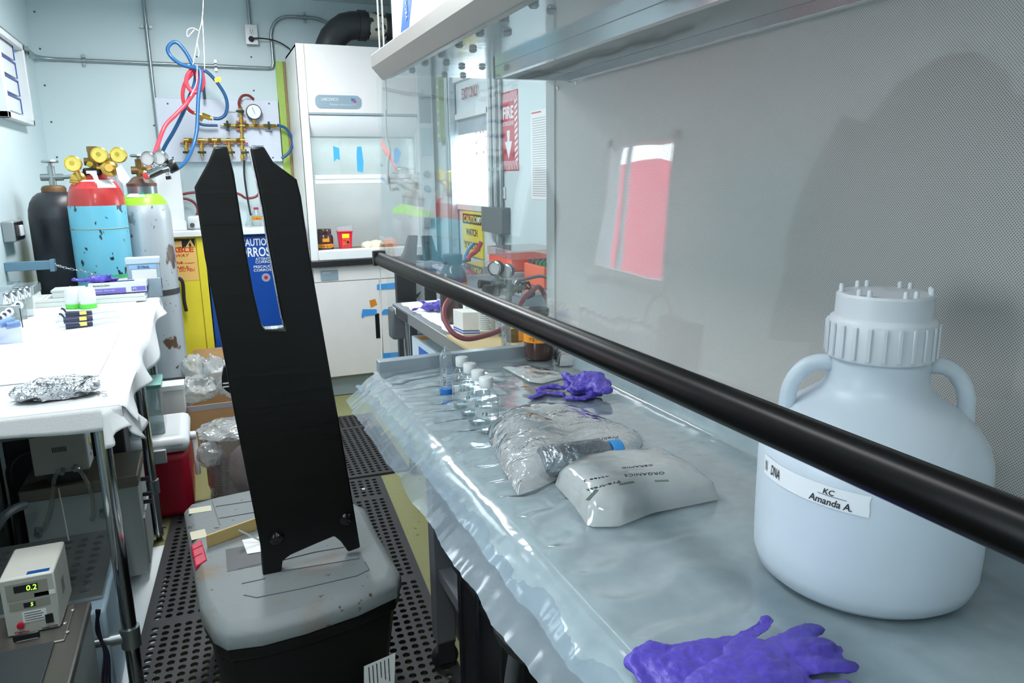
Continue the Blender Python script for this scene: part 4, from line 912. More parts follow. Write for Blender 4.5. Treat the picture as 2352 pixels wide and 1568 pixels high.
# valve panel
vp = T('valve_panel', 'white wall panel with brass valves, fittings and a round gauge', 'panel', (.17,5.46,1.56)); YV = 5.455
box('board', (-.205,YV,1.56), (.552,Y1-.002,1.962), mat('panel_white',(216,224,238),.35), vp, .003)
for px, py in ((385,238),(618,238),(397,362),(627,362)): O('screw', glathe([(.006,0),(.004,.003)], P(px,py,Y=YV), (0,-1,0), 8), dgrey, vp)
YP = 5.425
def V_(px, py, dy=0): return P(px, py, Y=YP+dy)
def pipe(p0, p1, r=.009): 
    O('brass_pipe', gcyl(V_(*p0), V_(*p1), r, n=10), brass, vp)
    a, b = V_(*p0), V_(*p1); n = max(1, int((b-a).length/.055))
    for k in range(n):
        c = a.lerp(b, (k+.5)/n); d = (b-a).normalized()*.012; O('fitting', gcyl(c-d, c+d, r*1.55, n=6), brass, vp)
pipe((427,322),(557,322)); pipe((553,245),(557,370)); pipe((513,288),(640,290))
for px in (427,462,493,525,557):
    if px != 557: pipe((px,322),(px+2,352))
    o = O('red_clip', gbox(V_(px-13,330,.012)+Vector((0,0,-.004)), V_(px+13,330,-.0)+Vector((0,0,.008))), copper, vp, .002)
    O('tee', gcyl(V_(px-5,322), V_(px+5,322), .015, n=10), brass, vp)
for px, py in ((554,279),(554,297)): O('red_clip', gbox(V_(px-12,py,.012)+Vector((0,0,-.006)), V_(px+12,py)+Vector((0,0,.006))), copper, vp, .002)
gv = mat('valve_green', (18,62,62), .4)
def valve(px, py, vert=True):
    c = V_(px, py); d = Vector((0,0,.022)) if vert else Vector((.022,0,0))
    b = O('valve_body', gcyl(c-d, c+d, .013, n=6), brass, vp); e = Vector((.025,0,0)) if vert else Vector((0,0,.025))
    O('green_handle', J(gtube([c-e+Vector((0,-.022,0)), c+Vector((0,-.026,0)), c+e+Vector((0,-.022,0))], .0075, 8), gcyl(c, c+Vector((0,-.022,0)), .006)), gv, vp)
    nz = c-d if vert else c-d; O('barb', gcyl(c-d, c-d*2.1, .008, .005, n=10), steel, vp)
for px in (430,464,497,530,562): valve(px, 350)
valve(551,256); valve(522,287,False); valve(617,289,False)
gc = P(583,257,Y=YP-.01); O('gauge', glathe([(.047,.02),(.05,.018),(.05,-.008),(.044,-.012)], gc, (0,1,0), 32), dgrey, vp); O('dial', glathe([(.044,0),(.044,.001)], gc+Vector((0,-.0125,0)), (0,-1,0), 32), white, vp); O('needle', gcyl(gc+Vector((.006,-.015,-.014)), gc+Vector((-.010,-.015,.028)), .0012), ink, vp)
O('gauge_stem', gcyl(P(583,272,Y=YP), P(584,290,Y=YP), .010, n=8), brass, vp); O('lever', gbox(V_(591,280,-.01), V_(597,298,-.02)), mat('lever_brown',(120,84,60),.4), vp)
on('VACUUM', 523, 541, 258.5, 256, YV-.002, ink, vp); on('FILL', 520, 529, 301, 297, YV-.002, ink, vp); on('PURGE', 611, 626, 304, 300, YV-.002, ink, vp)
# hoses
hb_ = mat('hose_blue', (24,80,130), .35); hr_ = mat('hose_red', (226,58,76), .35); hd = mat('hose_dark', (26,62,92), .4)
Yh = 4.75
def hose(label, pxs, m, r=.0105, y=Yh, ys=None):
    pts = [P(a, b, Y=(ys[i] if ys else y)) for i, (a, b) in enumerate(pxs)]
    return tag(O('gas_hose', gtube(pts, r, 10), m), label, 'hose', None)
hose('blue gas hose looping high and hanging down to the chrome regulator', [(445,155),(430,125),(410,100),(396,98),(385,112),(393,130),(415,147),(440,155),(458,160),(461,180),(456,220),(454,260),(452,300),(444,335),(430,365),(412,384),(394,394)], hb_, ys=[4.8,4.8,4.8,4.8,4.8,4.8,4.78,4.76,4.74,4.72,4.7,4.68,4.65,4.6,4.5,4.4,4.32])
hose('blue gas hose bundled at the knot, running down left behind the chrome regulator', [(446,155),(449,175),(446,195),(436,220),(420,260),(400,300),(382,330),(372,350)], hb_, y=4.82)
hose('blue gas hose looping right from the knot to the brass tee', [(460,160),(475,165),(495,185),(515,215),(522,240),(518,262),(505,272),(490,272)], hb_, y=5.2)
hose('short blue gas hose between brass tee and left panel valve', [(456,268),(456,282),(470,287),(500,288)], hb_, y=5.40, r=.009)
hose('blue gas hose bowing out from the right end of the valve panel', [(636,287),(655,294),(668,312),(672,330),(664,350),(647,364)], hb_, y=5.40, r=.010)
hose('dark hose hanging straight behind the knot to the panel top', [(466,165),(467,190),(470,228)], hd, y=5.38, r=.009)
hose('red gas hose coiled under the knot and sweeping down to the cylinders', [(448,300-145),(432,170),(428,190),(436,205),(448,212),(462,205),(467,185),(462,165),(452,165),(456,190),(450,205),(430,235),(405,262),(382,285),(370,310),(358,345),(348,372),(340,392)], hr_, r=.0115, ys=[4.78]*12+[4.75,4.7,4.65,4.55,4.45,4.38])
hose('red gas hose hanging in a narrow loop to the brass tee', [(445,165),(428,185),(420,210),(422,235),(435,253),(446,260)], hr_, y=4.95, r=.0105)
t = T('brass_tee', 'brass tee fitting joining the red and blue hoses before the valve panel', 'fitting', P(465,265,Y=5.1)); O('body', J(gcyl(P(446,259,Y=5.1), P(488,273,Y=5.1), .011, n=8), gcyl(P(468,266,Y=5.1), P(459,277,Y=5.1), .011, n=8)), brass, t); O('nut', gcyl(P(464,264,Y=5.1), P(482,271,Y=5.1), .016, n=6), brass, t)
tag(O('rubber_tube', gtube([P(551,248,Y=5.42), P(549,235,Y=5.42), P(556,221,Y=5.42), P(570,219,Y=5.44), P(583,228,Y=5.45)], .009, 8), mat('tube_dark_red',(128,44,44),.45)), 'short dark red tube arching over the top valve of the panel', 'tube')
tag(O('black_tube', gtube([P(561,368,Y=5.41), P(561,400,Y=5.4), P(566,440,Y=5.38), P(573,480,Y=5.35), P(576,494,Y=5.33)], .006, 8), blackr), 'thin black tube hanging from the valve panel to the back bench', 'tube')
tag(O('orange_flag', gprism([P(492,180,Y=4.7), P(506,176,Y=4.7), P(509,186,Y=4.7), P(494,190,Y=4.7)], (0,.001,0)), orange), 'small orange tape flag on the right blue hose', 'tape')
cord = mat('white_cord', (232,230,224), .7)
tag(O('string', J(gtube([P(469,-80,Y=4.7), P(467,0,Y=4.7), P(464,45,Y=4.7), P(456,80,Y=4.7), P(443,148,Y=4.7)], .0022, 6), gtube([P(465,44,Y=4.7), P(468,100,Y=4.7), P(470,160,Y=4.7)], .0022, 6), gtube([P(455,70,Y=4.7), P(442,64,Y=4.7), P(430,70,Y=4.7), P(431,84,Y=4.7), P(438,78,Y=4.7), P(446,68,Y=4.7)], .002, 6), gtube([P(452,95,Y=4.7), P(457,120,Y=4.7), P(455,130,Y=4.7)], .002, 6), gtube([P(453,150,Y=4.7), P(451,190,Y=4.7), P(438,220,Y=4.7)], .0025, 6)), cord), 'white string hanging from the ceiling and holding up the coiled hoses', 'string')

# ================================================================== GAS CYLINDERS
def cylinder(label, x, y, r, shoulder, ztop, m, parts, tip=.0):
    t = T('gas_cylinder', label, 'gas cylinder', (x,y,0), 'gas cylinders along the left wall')
    H_ = shoulder; s = ztop-shoulder
    def pr(f): return (r*math.cos(f*1.18), H_+s*math.sin(f*PI/2))
    body = [(0,0),(r*.9,0),(r,.015),(r,H_)]; neck = [pr(f) for f in np.linspace(0,1,9)]
    cut = parts.get('cut', [])
    segs = [(H_, m)] + cut
    O('body', glathe(body, (x,y,0), (0,0,1), 40), m, t)
    prev = 0
    for (f0, f1, mm, nm) in parts['bands']:
        pts = [pr(f) for f in np.linspace(f0, f1, 6)]; O(nm, glathe([(a, b) for a, b in pts], (x,y,0), (0,0,1), 40, cap=False), mm, t)
    return t, pr
blk = mat('cylinder_black', (34,38,44), .4, mott=(5,(48,58,68),.55,.2)); rbn = mat('rusty_ring', (120,92,64), .6, .5, ns=(50,.2))
z_ = lambda px, py, y: P(px, py, Y=y).z
cx, cy = -.675, 4.40
t, pr = cylinder('near black gas cylinder, leftmost of the three', cx, cy, .128, z_(90,500,cy), z_(125,440,cy), blk, dict(bands=[(0,1,blk,'shoulder')]))
zt = z_(125,442,cy)
O('neck_ring', glathe([(.055,-.01),(.056,.02),(.048,.032),(.03,.036)], (cx,cy,zt), (0,0,1), 24), rbn, t)
O('valve', J(gcyl((cx,cy,zt+.03),(cx,cy,zt+.13),.017,n=12), gcyl((cx-.05,cy,zt+.075),(cx+.05,cy,zt+.075),.017,n=8), gcyl((cx+.05,cy,zt+.075),(cx+.12,cy-.02,zt+.08),.010,n=8)), galv, t)
O('handwheel', J(glathe([(.036,0),(.040,.006),(.036,.014),(.028,.010)], (cx,cy,zt+.145), (0,0,1), 20), gcyl((cx,cy,zt+.12),(cx,cy,zt+.155),.010)), galv, t)
cx, cy = -.462, 4.13
redp = mat('shoulder_red', (178,44,42), .35, coat=.3); bluep = mat('cylinder_blue', (110,190,214), .35, mott=((26,(40,52,60),.635,.015),(6,(120,180,190),.6,.1)), stretch=(1,1,.55))
t, pr = cylinder('pale blue gas cylinder with a red shoulder, middle of the three', cx, cy, .126, z_(215,478,cy), z_(215,408,cy), bluep, dict(bands=[(0,.06,bluep,'shoulder_edge'),(.06,.45,redp,'red_band'),(.45,.68,mat('label_band',(206,60,64),.5),'red_label'),(.68,.76,paper,'paper_band'),(.76,1,redp,'shoulder')]))
O('white_label', ggrid(lambda u,v: Vector((cx,cy,0))+Vector((pr(.46+.28*v)[0]*1.01*math.cos(-1.35+.9*u), pr(.46+.28*v)[0]*1.01*math.sin(-1.35+.9*u), pr(.46+.28*v)[1]+.001)), 10, 5), paper, t)
O('body_seam', glathe([(.1265,0),(.128,.003),(.1265,.006)], (cx,cy,z_(220,525,cy)), (0,0,1), 40, cap=False), mat('seam_rust',(132,160,150),.5,mott=(14,(120,100,60),.55,.1)), t)
zt = z_(215,408,cy)
O('neck', glathe([(.062,-.01),(.058,.01),(.045,.03),(.03,.04)], (cx,cy,zt), (0,0,1), 24), redp, t)
box('black_cap_band', (cx-.035,cy-.062,zt+.012), (cx+.045,cy-.02,zt+.045), black, t, .01); box('white_plate', (cx-.02,cy-.0635,zt+.018), (cx+.025,cy-.062,zt+.032), white, t)
vb = mat('valve_bronze', (128,104,64), .4, .7)
O('valve', J(gcyl((cx+.01,cy,zt+.03),(cx+.01,cy,zt+.12),.022,n=10), gcyl((cx-.03,cy,zt+.075),(cx+.09,cy,zt+.075),.018,n=8), gcyl((cx+.01,cy,zt+.12),(cx+.01,cy,zt+.145),.024,n=8)), vb, t)
O('yellow_plug', gcyl((cx-.005,cy-.025,zt+.062),(cx-.005,cy-.035,zt+.062),.013), mat('plug_yellow',(240,214,30),.4), t)
gcx, gcy = cx, cy
cx, cy = -.268, 4.30
silv = mat('cylinder_silver', (196,204,210), .36, .25, mott=((9,(110,84,66),.60,.03),(34,(96,76,60),.66,.02),(3,(178,190,198),.5,.2)), stretch=(1,1,.6)); lime = mat('shoulder_lime', (160,236,60), .35)
t, pr = cylinder('silver gas cylinder with a lime green shoulder and rust stains, right of the three', cx, cy, .122, z_(332,500,cy), z_(325,442,cy), silv, dict(bands=[(0,.35,silv,'shoulder_edge'),(.35,1,lime,'green_band')]))
O('white_label', ggrid(lambda u,v: Vector((cx,cy,0))+Vector((pr(.62+.34*v)[0]*1.015*math.cos(-2.5+1.1*u), pr(.62+.34*v)[0]*1.015*math.sin(-2.5+1.1*u), pr(.62+.34*v)[1]+.001)), 10, 5), paper, t)
a0 = -1.55; dp = Vector((cx,cy,0))+Vector((pr(.8)[0]*1.03*math.cos(a0), pr(.8)[0]*1.03*math.sin(a0), pr(.8)[1])); O('green_diamond', gprism([dp+Vector(p) for p in ((-.016,-.002,-.0),(0,-.006,-.014),(.016,-.002,0),(0,.004,.014))], (0,-.0012,0)), mat('diamond_green',(40,160,120),.5), t)
zt = z_(325,444,cy)
O('collar', glathe([(.070,-.02),(.070,.035),(.066,.037)], (cx,cy,zt), (0,0,1), 32, cap=False), mat('collar_grey',(140,150,160),.3,.6), t)
O('rusty_collar', glathe([(.071,.035),(.071,.05),(.062,.054),(.045,.075),(.03,.085)], (cx,cy,zt), (0,0,1), 32), mat('collar_rust',(110,98,92),.5,.4,mott=(20,(120,80,50),.5,.1)), t)
O('valve', J(gcyl((cx,cy,zt+.08),(cx,cy,zt+.17),.019,n=10), gcyl((cx-.04,cy,zt+.115),(cx+.07,cy,zt+.115),.019,n=8)), vb, t)
O('handwheel', J(glathe([(.036,0),(.041,.006),(.036,.014),(.026,.010)], (cx,cy,zt+.18), (0,0,1), 20), gcyl((cx,cy,zt+.16),(cx,cy,zt+.19),.010)), galv, t)
O('strap_band', glathe([(.123,0),(.1235,.03)], (cx,cy,z_(395,672,cy)), (0,0,1), 32, cap=False), dgrey, t)
scx, scy = cx, cy
def gauge(c, r, ax, mcase, mface, par, nm='gauge', back=True):
    g = O(nm, glathe([(r*.2,-.022),(r*.94,-.018),(r,-.012),(r,.010),(r*.9,.014),(r*.86,.008)], c, ax, 28, cap=False), mcase, par); a = Vector(ax).normalized()
    O('dial', glathe([(r*.88,0),(r*.88,.001)], Vector(c)+a*.008, ax, 28), mface, g)
    return g
def P3(px, py, y): return P(px, py, Y=y)
t = T('brass_regulator', 'brass regulator with three gold gauges between the black and silver cylinders', 'regulator', P3(230,400,4.1)); yg = 4.06
gd = mat('gold_dial', (236,214,110), .3, .6)
for px, py in ((168,376),(229,356),(272,356)):
    g = gauge(P3(px,py,yg), .037, (CAM-P3(px,py,yg)).normalized()+Vector((-.15,0,.05)), goldm, gd, t)
    c = P3(px,py,yg-.014)
    O('back_mark', glathe([(.010,0),(.010,.001)], c+Vector((-.006,0,.004)), (0,-1,0), 14), goldm, g)
O('stem', J(gcyl(P3(176,392,yg),P3(185,412,yg),.010), gcyl(P3(240,376,yg),P3(250,386,yg),.010), gcyl(P3(266,374,yg),P3(256,386,yg),.010), gcyl(P3(222,385,yg),P3(245,386,yg),.008), gcyl(P3(180,418,yg),P3(160,416,yg),.007)), brass, t)
O('body', glathe([(.0,-.03),(.03,-.03),(.037,-.02),(.037,.01),(.03,.016),(.022,.02),(.018,.034),(.0,.034)], P3(252,387,yg), (0,-1,.1), 28), brass, t); O('body', glathe([(.0,-.03),(.032,-.03),(.034,.01),(.02,.02),(0,.02)], P3(181,412,yg+.02), (0,-1,.1), 24), brass, t)
tag(O('shipping_tag', gprism([P3(266,386,yg-.03), P3(278,378,yg-.03), P3(300,410,yg-.03), P3(286,426,yg-.03), P3(272,412,yg-.03)], (0,.0008,0)), paper), 'white card tag tied to the brass regulator', 'tag')
tag(O('paper_tag', gprism([P3(200,394,yg-.04), P3(220,392,yg-.04), P3(231,424,yg-.04), P3(219,420,yg-.04), P3(212,404,yg-.04)], (0,.0008,0)), paper), 'white paper tag on the neck of the pale blue cylinder', 'tag')
pk = clear('pinkish_film', (.86,.78,.82), 1.6, .35, hz=(214,196,206), rough=.2, bump=(30,.8))
tag(O('plastic_cover', ggrid(lambda u,v: (lambda p: p+Vector((0,.02*math.sin(u*14+v*4),0)))(P3(232+(275-232)*u+(38-16*u)*v*.9, 392+(72+30*u)*v, 4.22)), 16, 10), pk), 'thin pinkish plastic cover hanging between the blue and silver cylinders', 'cover')
t = T('chrome_regulator', 'chrome regulator with two pale gauges and a black knob on the silver cylinder', 'regulator', P3(350,390,4.2)); yg = 4.2
for px, py in ((341,364),(368,362)): gauge(P3(px,py,yg), .036, (CAM-P3(px,py,yg)).normalized()+Vector((-.5,0,0)), chrome, mat('pale_dial',(226,230,232),.3), t)
O('body', J(gcyl(P3(342,402,yg),P3(372,388,yg),.022,n=14), gcyl(P3(365,392,yg),P3(388,386,yg),.018,n=14), gcyl(P3(350,378,yg),P3(356,392,yg),.009), gcyl(P3(372,378,yg),P3(368,392,yg),.009), gcyl(P3(382,388,yg),P3(386,402,yg),.008), gcyl(P3(330,396,yg),P3(345,400,yg),.013)), chrome, t)
O('black_knob', glathe([(.0,0),(.026,0),(.030,.01),(.030,.034),(.026,.04),(0,.04)], P3(388,384,yg), (.8,0,.35), 14), black, t); O('end_knob', glathe([(0,0),(.018,0),(.018,.02),(0,.02)], P3(341,402,yg), (-.6,-.7,-.2), 12), chrome, t); O('black_foot', gcyl(P3(386,404,yg),P3(388,412,yg),.013), black, t)
O('brass_nut', gcyl(P3(324,392,yg+.05),P3(338,394,yg+.02),.018,n=6), brass, t)
# wall bracket and chain
t = T('cylinder_bracket', 'blue grey channel bracket on the left wall holding the cylinder chain', 'bracket', (X0,4.05,1.06)); yb2 = 3.98
bm_ = mat('bracket_blue',(110,146,168),.4,.3)
box('channel', (X0,yb2,1.045), (-.66,yb2+.04,1.085), bm_, t, .002); O('end_cap', gbox((-.672,yb2-.006,1.035),(-.652,yb2+.046,1.09)), bm_, t, .002)
pts = spline([Vector((-.652,yb2+.01,1.065)), Vector((-.60,3.985,1.045)), Vector((-.52,3.985,1.02)), Vector((-.47,3.985,.985))], 5)
gs = []
for i, p in enumerate(pts):
    gs.append(gtube([p+Vector((.010*math.cos(a), .005*math.sin(a)*(i%2), .005*math.sin(a)*((i+1)%2)-.003*math.cos(a))) for a in np.linspace(0,2*PI,9)], .0018, 5, sm=False))
O('chain', J(*gs), chrome, t)
# green sticker on the blue cylinder
cx, cy = gcx, gcy
tt = [o for o in bpy.data.objects if o.get('label','').startswith('pale blue gas')][0]
O('green_sticker', ggrid(lambda u,v: Vector((cx,cy,0))+Vector((.1275*math.cos(-2.1+1.5*u), .1275*math.sin(-2.1+1.5*u), .90+.10*v)), 14, 2), mat('sticker_green',(70,180,120),.5), tt)
O('white_sticker', ggrid(lambda u,v: Vector((cx,cy,0))+Vector((.1282*math.cos(-1.6+.9*u), .1282*math.sin(-1.6+.9*u), .92+.06*v)), 10, 2), paper, tt)

# ================================================================== SIGNS ON THE RIGHT WALL
XS = X1-.002
def ons(s, px0, px1, py, h, m, par, x=XS-.0016, **k):
    a = P(px0, py, X=x); b = P(px1, py, X=x); return text(s, a, (0,-1,0), (0,0,1), a.y-b.y, h, m, par, **k)
f0, f1, fz0, fz1 = 3.775, 3.523, 1.463, 1.856
sg = mat('sign_red', (186,44,66), .45)
t = T('fire_sign', 'red and white striped FIRE EXTINGUISHER sign with a down arrow', 'sign', (X1,3.65,1.46))
box('plate', (XS,f1,fz0), (X1,f0,fz1), sg, t)
box('white_border', (XS-.0008,f1+.006,fz0+.006), (XS,f0-.006,fz1-.006), white, t)
box('red_field', (XS-.0012,f1+.045,fz0+.05), (XS-.0008,f0-.045,fz1-.05), sg, t)
def stripe(y, z, hh):
    w_ = .011; return gprism([(XS-.0011,y,z),(XS-.0011,y-w_,z),(XS-.0011,y-w_-hh*.45,z+hh),(XS-.0011,y-hh*.45,z+hh)], (-.0003,0,0))
gs = []
for k in range(11):
    y = f0-.006-k*.0215
    gs.append(stripe(y, fz1-.05, .044)); gs.append(stripe(y, fz0+.006, .044))
for k in range(10):
    for yy in (f0-.006, f1+.042): 
        z = fz0+.05+k*.029; gs.append(gprism([(XS-.0011,yy,z),(XS-.0011,yy,z+.013),(XS-.0011,yy-.036,z+.031),(XS-.0011,yy-.036,z+.018)], (-.0003,0,0)))
O('stripes', J(*gs), sg, t, smooth=False)
text('FIRE', (XS-.0016,f0-.055,1.722), (0,-1,0), (0,0,1), .142, .062, white, t, bold=.03)
text('EXTINGUISHER', (XS-.0016,f0-.052,1.688), (0,-1,0), (0,0,1), .148, .022, white, t)
ym_ = (f0+f1)/2; O('arrow', gprism([(XS-.0015,ym_+.020,1.665),(XS-.0015,ym_-.020,1.665),(XS-.0015,ym_-.014,1.61),(XS-.0015,ym_-.048,1.61),(XS-.0015,ym_,1.523),(XS-.0015,ym_+.048,1.61),(XS-.0015,ym_+.014,1.61)], (-.0004,0,0)), white, t)
t = T('caution_sign', 'yellow CAUTION WATCH YOUR STEP sign under the exit door window', 'sign', (X1,4.25,.97))
cm_ = mat('sign_yellow', (236,214,40), .5); cy0, cy1 = 4.43, 4.075
box('plate', (XS,cy1,.965), (X1+.009,cy0,1.232), cm_, t); box('black_panel', (XS-.001,cy1+.012,1.158), (XS,cy0-.012,1.218), ink, t)
text('CAUTION', (XS-.0016,cy0-.03,1.168), (0,-1,0), (0,0,1), .29, .040, cm_, t, bold=.02); text('WATCH', (XS-.0008,cy0-.07,1.088), (0,-1,0), (0,0,1), .20, .042, ink, t, bold=.02); text('YOUR STEP', (XS-.0008,cy0-.025,1.005), (0,-1,0), (0,0,1), .31, .046, ink, t, bold=.02)
t = T('printed_chart', 'white printed table of text pinned right of the fire sign', 'paper', (X1,3.25,1.34))
box('sheet', (XS,3.02,1.325), (X1,3.37,1.735), paper, t); box('red_heading', (XS-.0006,3.25,1.722), (XS,3.36,1.729), red, t)
gp = mat('print_grey', (176,184,190), .8); gs = []
for k in range(34): gs.append(gbox((XS-.0006,3.04+.01*(k*7%5),1.34+k*.0108), (XS,3.35,1.3445+k*.0108)))
O('print_rows', J(*gs), gp, t, smooth=False); O('column_rule', gbox((XS-.0009,3.19,1.335),(XS-.0006,3.20,1.71)), paper, t)
t = T('printed_chart', 'upper white printed sheet near the ceiling right of the pipes', 'paper', (X1,3.2,1.95)); box('sheet', (XS,3.05,1.93), (X1,3.32,2.25), paper, t)
O('print_rows', J(*[gbox((XS-.0006,3.07+.008*(k*7%5),1.95+k*.02), (XS,3.30,1.956+k*.02)) for k in range(14)]), gp, t, smooth=False)
for (py, l) in ((2.0,'upper'),):
    pass
p = P(1157,443,X=XS); t = tag(box('light_switch', p+Vector((-.006,-.03,-.03)), p+Vector((0,.03,.03)), white2), 'small white switch plate right of the three pipes', 'switch'); t['_o'] = (0.,0.,0.); O('toggle', gbox(p+Vector((-.012,-.008,-.014)), p+Vector((-.006,.008,.014))), dgrey, t)
# label on the housing of the hood
sheet3('blue_label', [P(927,-6,X=.4995), P(946,-6,X=.4995), P(938,72,X=.4995), P(920,82,X=.4995)], mat('label_blue',(40,110,200),.4), hood)
a = P(934,14,X=.4985); text('VECO', a+Vector((0,0,-.03)), (0,0,1), (0,1,0), .05, .014, white, hood)
# cords by the sash
O('sash_cord', gtube([(.462,1.985,2.6),(.462,1.985,1.70)], .0022, 6, sm=False), cord, hood); O('sash_cord', gtube([(.474,1.99,2.6),(.474,1.99,1.70),(.468,1.985,1.60),(.470,1.985,1.52)], .0022, 6), cord, hood)
O('cord_knot', gtube([(.470,1.985,1.53),(.474,1.982,1.50),(.466,1.985,1.46),(.470,1.985,1.40)], .004, 6), cord, hood)
O('sash_cord', gtube([(.432,1.985,1.205),(.43,1.99,1.05),(.426,1.99,.945)], .0016, 6), cord, hood)
O('orange_flag', gprism([P(848,690,Y=1.985), P(862,686,Y=1.985), P(867,700,Y=1.985), P(852,707,Y=1.985)], (0,.001,0)), orange, hood)

# ================================================================== STEEL CART BEHIND THE HOOD
CX0, CX1, CY0, CY1, CZ = .80, 1.46, 2.10, 3.44, .855
ct = T('steel_cart', 'steel cart with a white cloth top behind the hood end panel', 'cart', (1.1,2.8,0))
box('top', (CX0,CY0,CZ-.055), (CX1,CY1,CZ-.002), steel, ct, .003)
box('bumper', (CX0-.02,CY1-.06,CZ-.17), (CX0+.05,CY1+.03,CZ-.02), mat('bumper_grey',(80,86,92),.5), ct, .012)
sheet3('rating_label', [(CX0-.001,CY1-.01,CZ-.05),(CX0-.001,CY1-.28,CZ-.05),(CX0-.001,CY1-.28,CZ-.012),(CX0-.001,CY1-.01,CZ-.012)], ink, ct); sheet3('rating_label', [(CX0-.002,CY1-.01,CZ-.045),(CX0-.002,CY1-.07,CZ-.045),(CX0-.002,CY1-.07,CZ-.015),(CX0-.002,CY1-.01,CZ-.015)], paper, ct)
for x_, y_ in ((CX0+.05,CY1-.05),(CX1-.05,CY1-.05),(CX0+.05,CY0+.05),(CX1-.05,CY0+.05)): O('post', gcyl((x_,y_,.06),(x_,y_,CZ-.05),.016), chrome, ct); 
box('shelf', (CX0,CY0,.30), (CX1,CY1,.325), steel, ct, .003)
box('shelf', (CX0+.02,CY0+.02,.55), (CX1-.02,CY1-.02,.565), steel, ct, .003)
for x_, y_ in ((CX0+.05,CY1-.05),(CX1-.05,CY1-.05),(CX0+.05,CY0+.05),(CX1-.05,CY0+.05)): O('caster', glathe([(0,-.012),(.03,-.012),(.032,0),(.03,.012),(0,.012)], (x_,y_,.033), (1,0,0), 16, cap=False), blackr, ct)
tag(O('bench_paper', ggrid(lambda u,v: (CX0+.03+.62*u-.02*fbm((v*9,1,0),1.2)*(u<.02), CY0+.25+(CY1-CY0-.27)*v, CZ-.0005+.001*abs(fbm((u*4,v*6,2),1.5))), 14, 26), paper, solid=.001), 'white absorbent paper covering the steel cart', 'paper')
ZQ = CZ+.003
tag(O('plywood_board', gbox((.79,2.14,ZQ-.002), (1.16,2.56,ZQ+.010)), mat('plywood',(214,190,138),.6,ns=(10,.14),stretch=(3,14,3)), None, .001), 'pale plywood board on the near end of the steel cart', 'board')
ZW = ZQ+.0105
glove('purple glove lying on the white paper at the far end of the cart', P(985,703,Z=ZQ+.02), P(1012,702,Z=ZQ+.022), [[P(975,705,Z=ZQ+.015), P(958,708,Z=ZQ+.012), P(948,710,Z=ZQ+.010)], [P(978,698,Z=ZQ+.02), P(968,692,Z=ZQ+.035), P(964,690,Z=ZQ+.03)], [P(1000,706,Z=ZQ+.015), P(1004,712,Z=ZQ+.01)]], R=.034, flat=.6, amp=.009, vox=.004)
p = P(1044,738,Z=ZQ); amber_bottle('large brown bottle with black cap and orange band on the cart, farthest', Vector((p.x,p.y,ZQ)), .056, .275, 'mdH-Q', .46)
p = P(1068,768,Z=ZW); bx = T('tissue_box', 'white carton with blue stripes on the plywood board, below the red hose', 'box', Vector((p.x,p.y,ZW)))
V0 = P(1042,760,Z=ZW); V1 = P(1064,770,Z=ZW); V2 = P(1118,769,Z=ZW); dd = V2-V1
base = [V0, V1, V2, V0+dd]; hh = Vector((0,0,.085))
base = [Vector((v.x,v.y,ZW)) for v in base]
O('carton', (base+[b+hh for b in base], [(3,2,1,0),(4,5,6,7),(0,1,5,4),(1,2,6,5),(2,3,7,6),(3,0,4,7)]), mat('carton_white',(232,232,228),.6), bx, .001)
for k in range(2):
    z = .006+.009*k; nrm = (base[1]-base[0]).cross(hh).normalized()*-.0004
    sheet3('blue_stripe', [base[0]+Vector((-.0006,-.0004,z)), base[1]+Vector((-.0006,-.0006,z)), base[1]+Vector((-.0006,-.0006,z+.004)), base[0]+Vector((-.0006,-.0004,z+.004))], mat('stripe_blue',(50,70,170),.5), bx)
    sheet3('blue_stripe', [base[1]+Vector((0,-.0006,z)), base[2]+Vector((0,-.0006,z)), base[2]+Vector((0,-.0006,z+.004)), base[1]+Vector((0,-.0006,z+.004))], mat('stripe_blue',(50,70,170),.5), bx)
for px, py, l in ((1088,752,'metal can with printed white label beside the carton, farther of two'), (1117,766,'metal can with printed white label beside the carton, nearer of two')):
    b = P(px, py, Z=ZW); b = Vector((b.x,b.y,ZW)); t = T('metal_can', l, 'can', b, 'labelled metal cans on the cart')
    if 'farther' in l: b = b+Vector((.012,.05,0)); 
    O('body', glathe([(0,0),(.033,0),(.034,.003),(.034,.118),(.031,.126),(.012,.130),(.012,.145),(0,.145)], b, (0,0,1), 28), chrome, t); O('paper_label', glathe([(.0346,.015),(.0346,.100)], b, (0,0,1), 28, cap=False), paper, t)
    d = (CAM-b); a0 = math.atan2(d.y,d.x); gs = []
    for k in range(9):
        a = a0-.7; gs.append(ggrid(lambda u,v,k=k: b+Vector((.0349*math.cos(a0-.75+1.3*u*(1-.1*(k%3))), .0349*math.sin(a0-.75+1.3*u*(1-.1*(k%3))), .022+.0078*k+.004*v)), 8, 2))
    O('print_rows', J(*gs), gp, t, smooth=False)
b = P(1180,782,Z=ZW); b = Vector((b.x,b.y,ZW)); t = T('reagent_jar', 'amber jar with yellow and orange labels beside the plywood board end', 'jar', b)
O('body', glathe([(0,0),(.03,0),(.032,.004),(.032,.10),(.02,.12),(0,.12)], b, (0,0,1), 24), clear('amber_glass',(.62,.5,.28),1.5,.35,hz=(120,100,50)), t); O('orange_label', gbox(b+Vector((.005,-.034,.005)), b+Vector((.034,-.030,.075))), orange, t); O('yellow_label', gbox(b+Vector((-.024,-.036,.05)), b+Vector((.02,-.033,.066))), ym, t)
# second upside down tube on the cart board edge is a taller clear tube
bp_ = P(1163,806,Z=ZQ)
tube50('upside down clear tube with a frosted strip standing at the near end of the cart', 1163, 812, ZW, clear('cap_clear',(.9,.93,.95),1.4,.4))
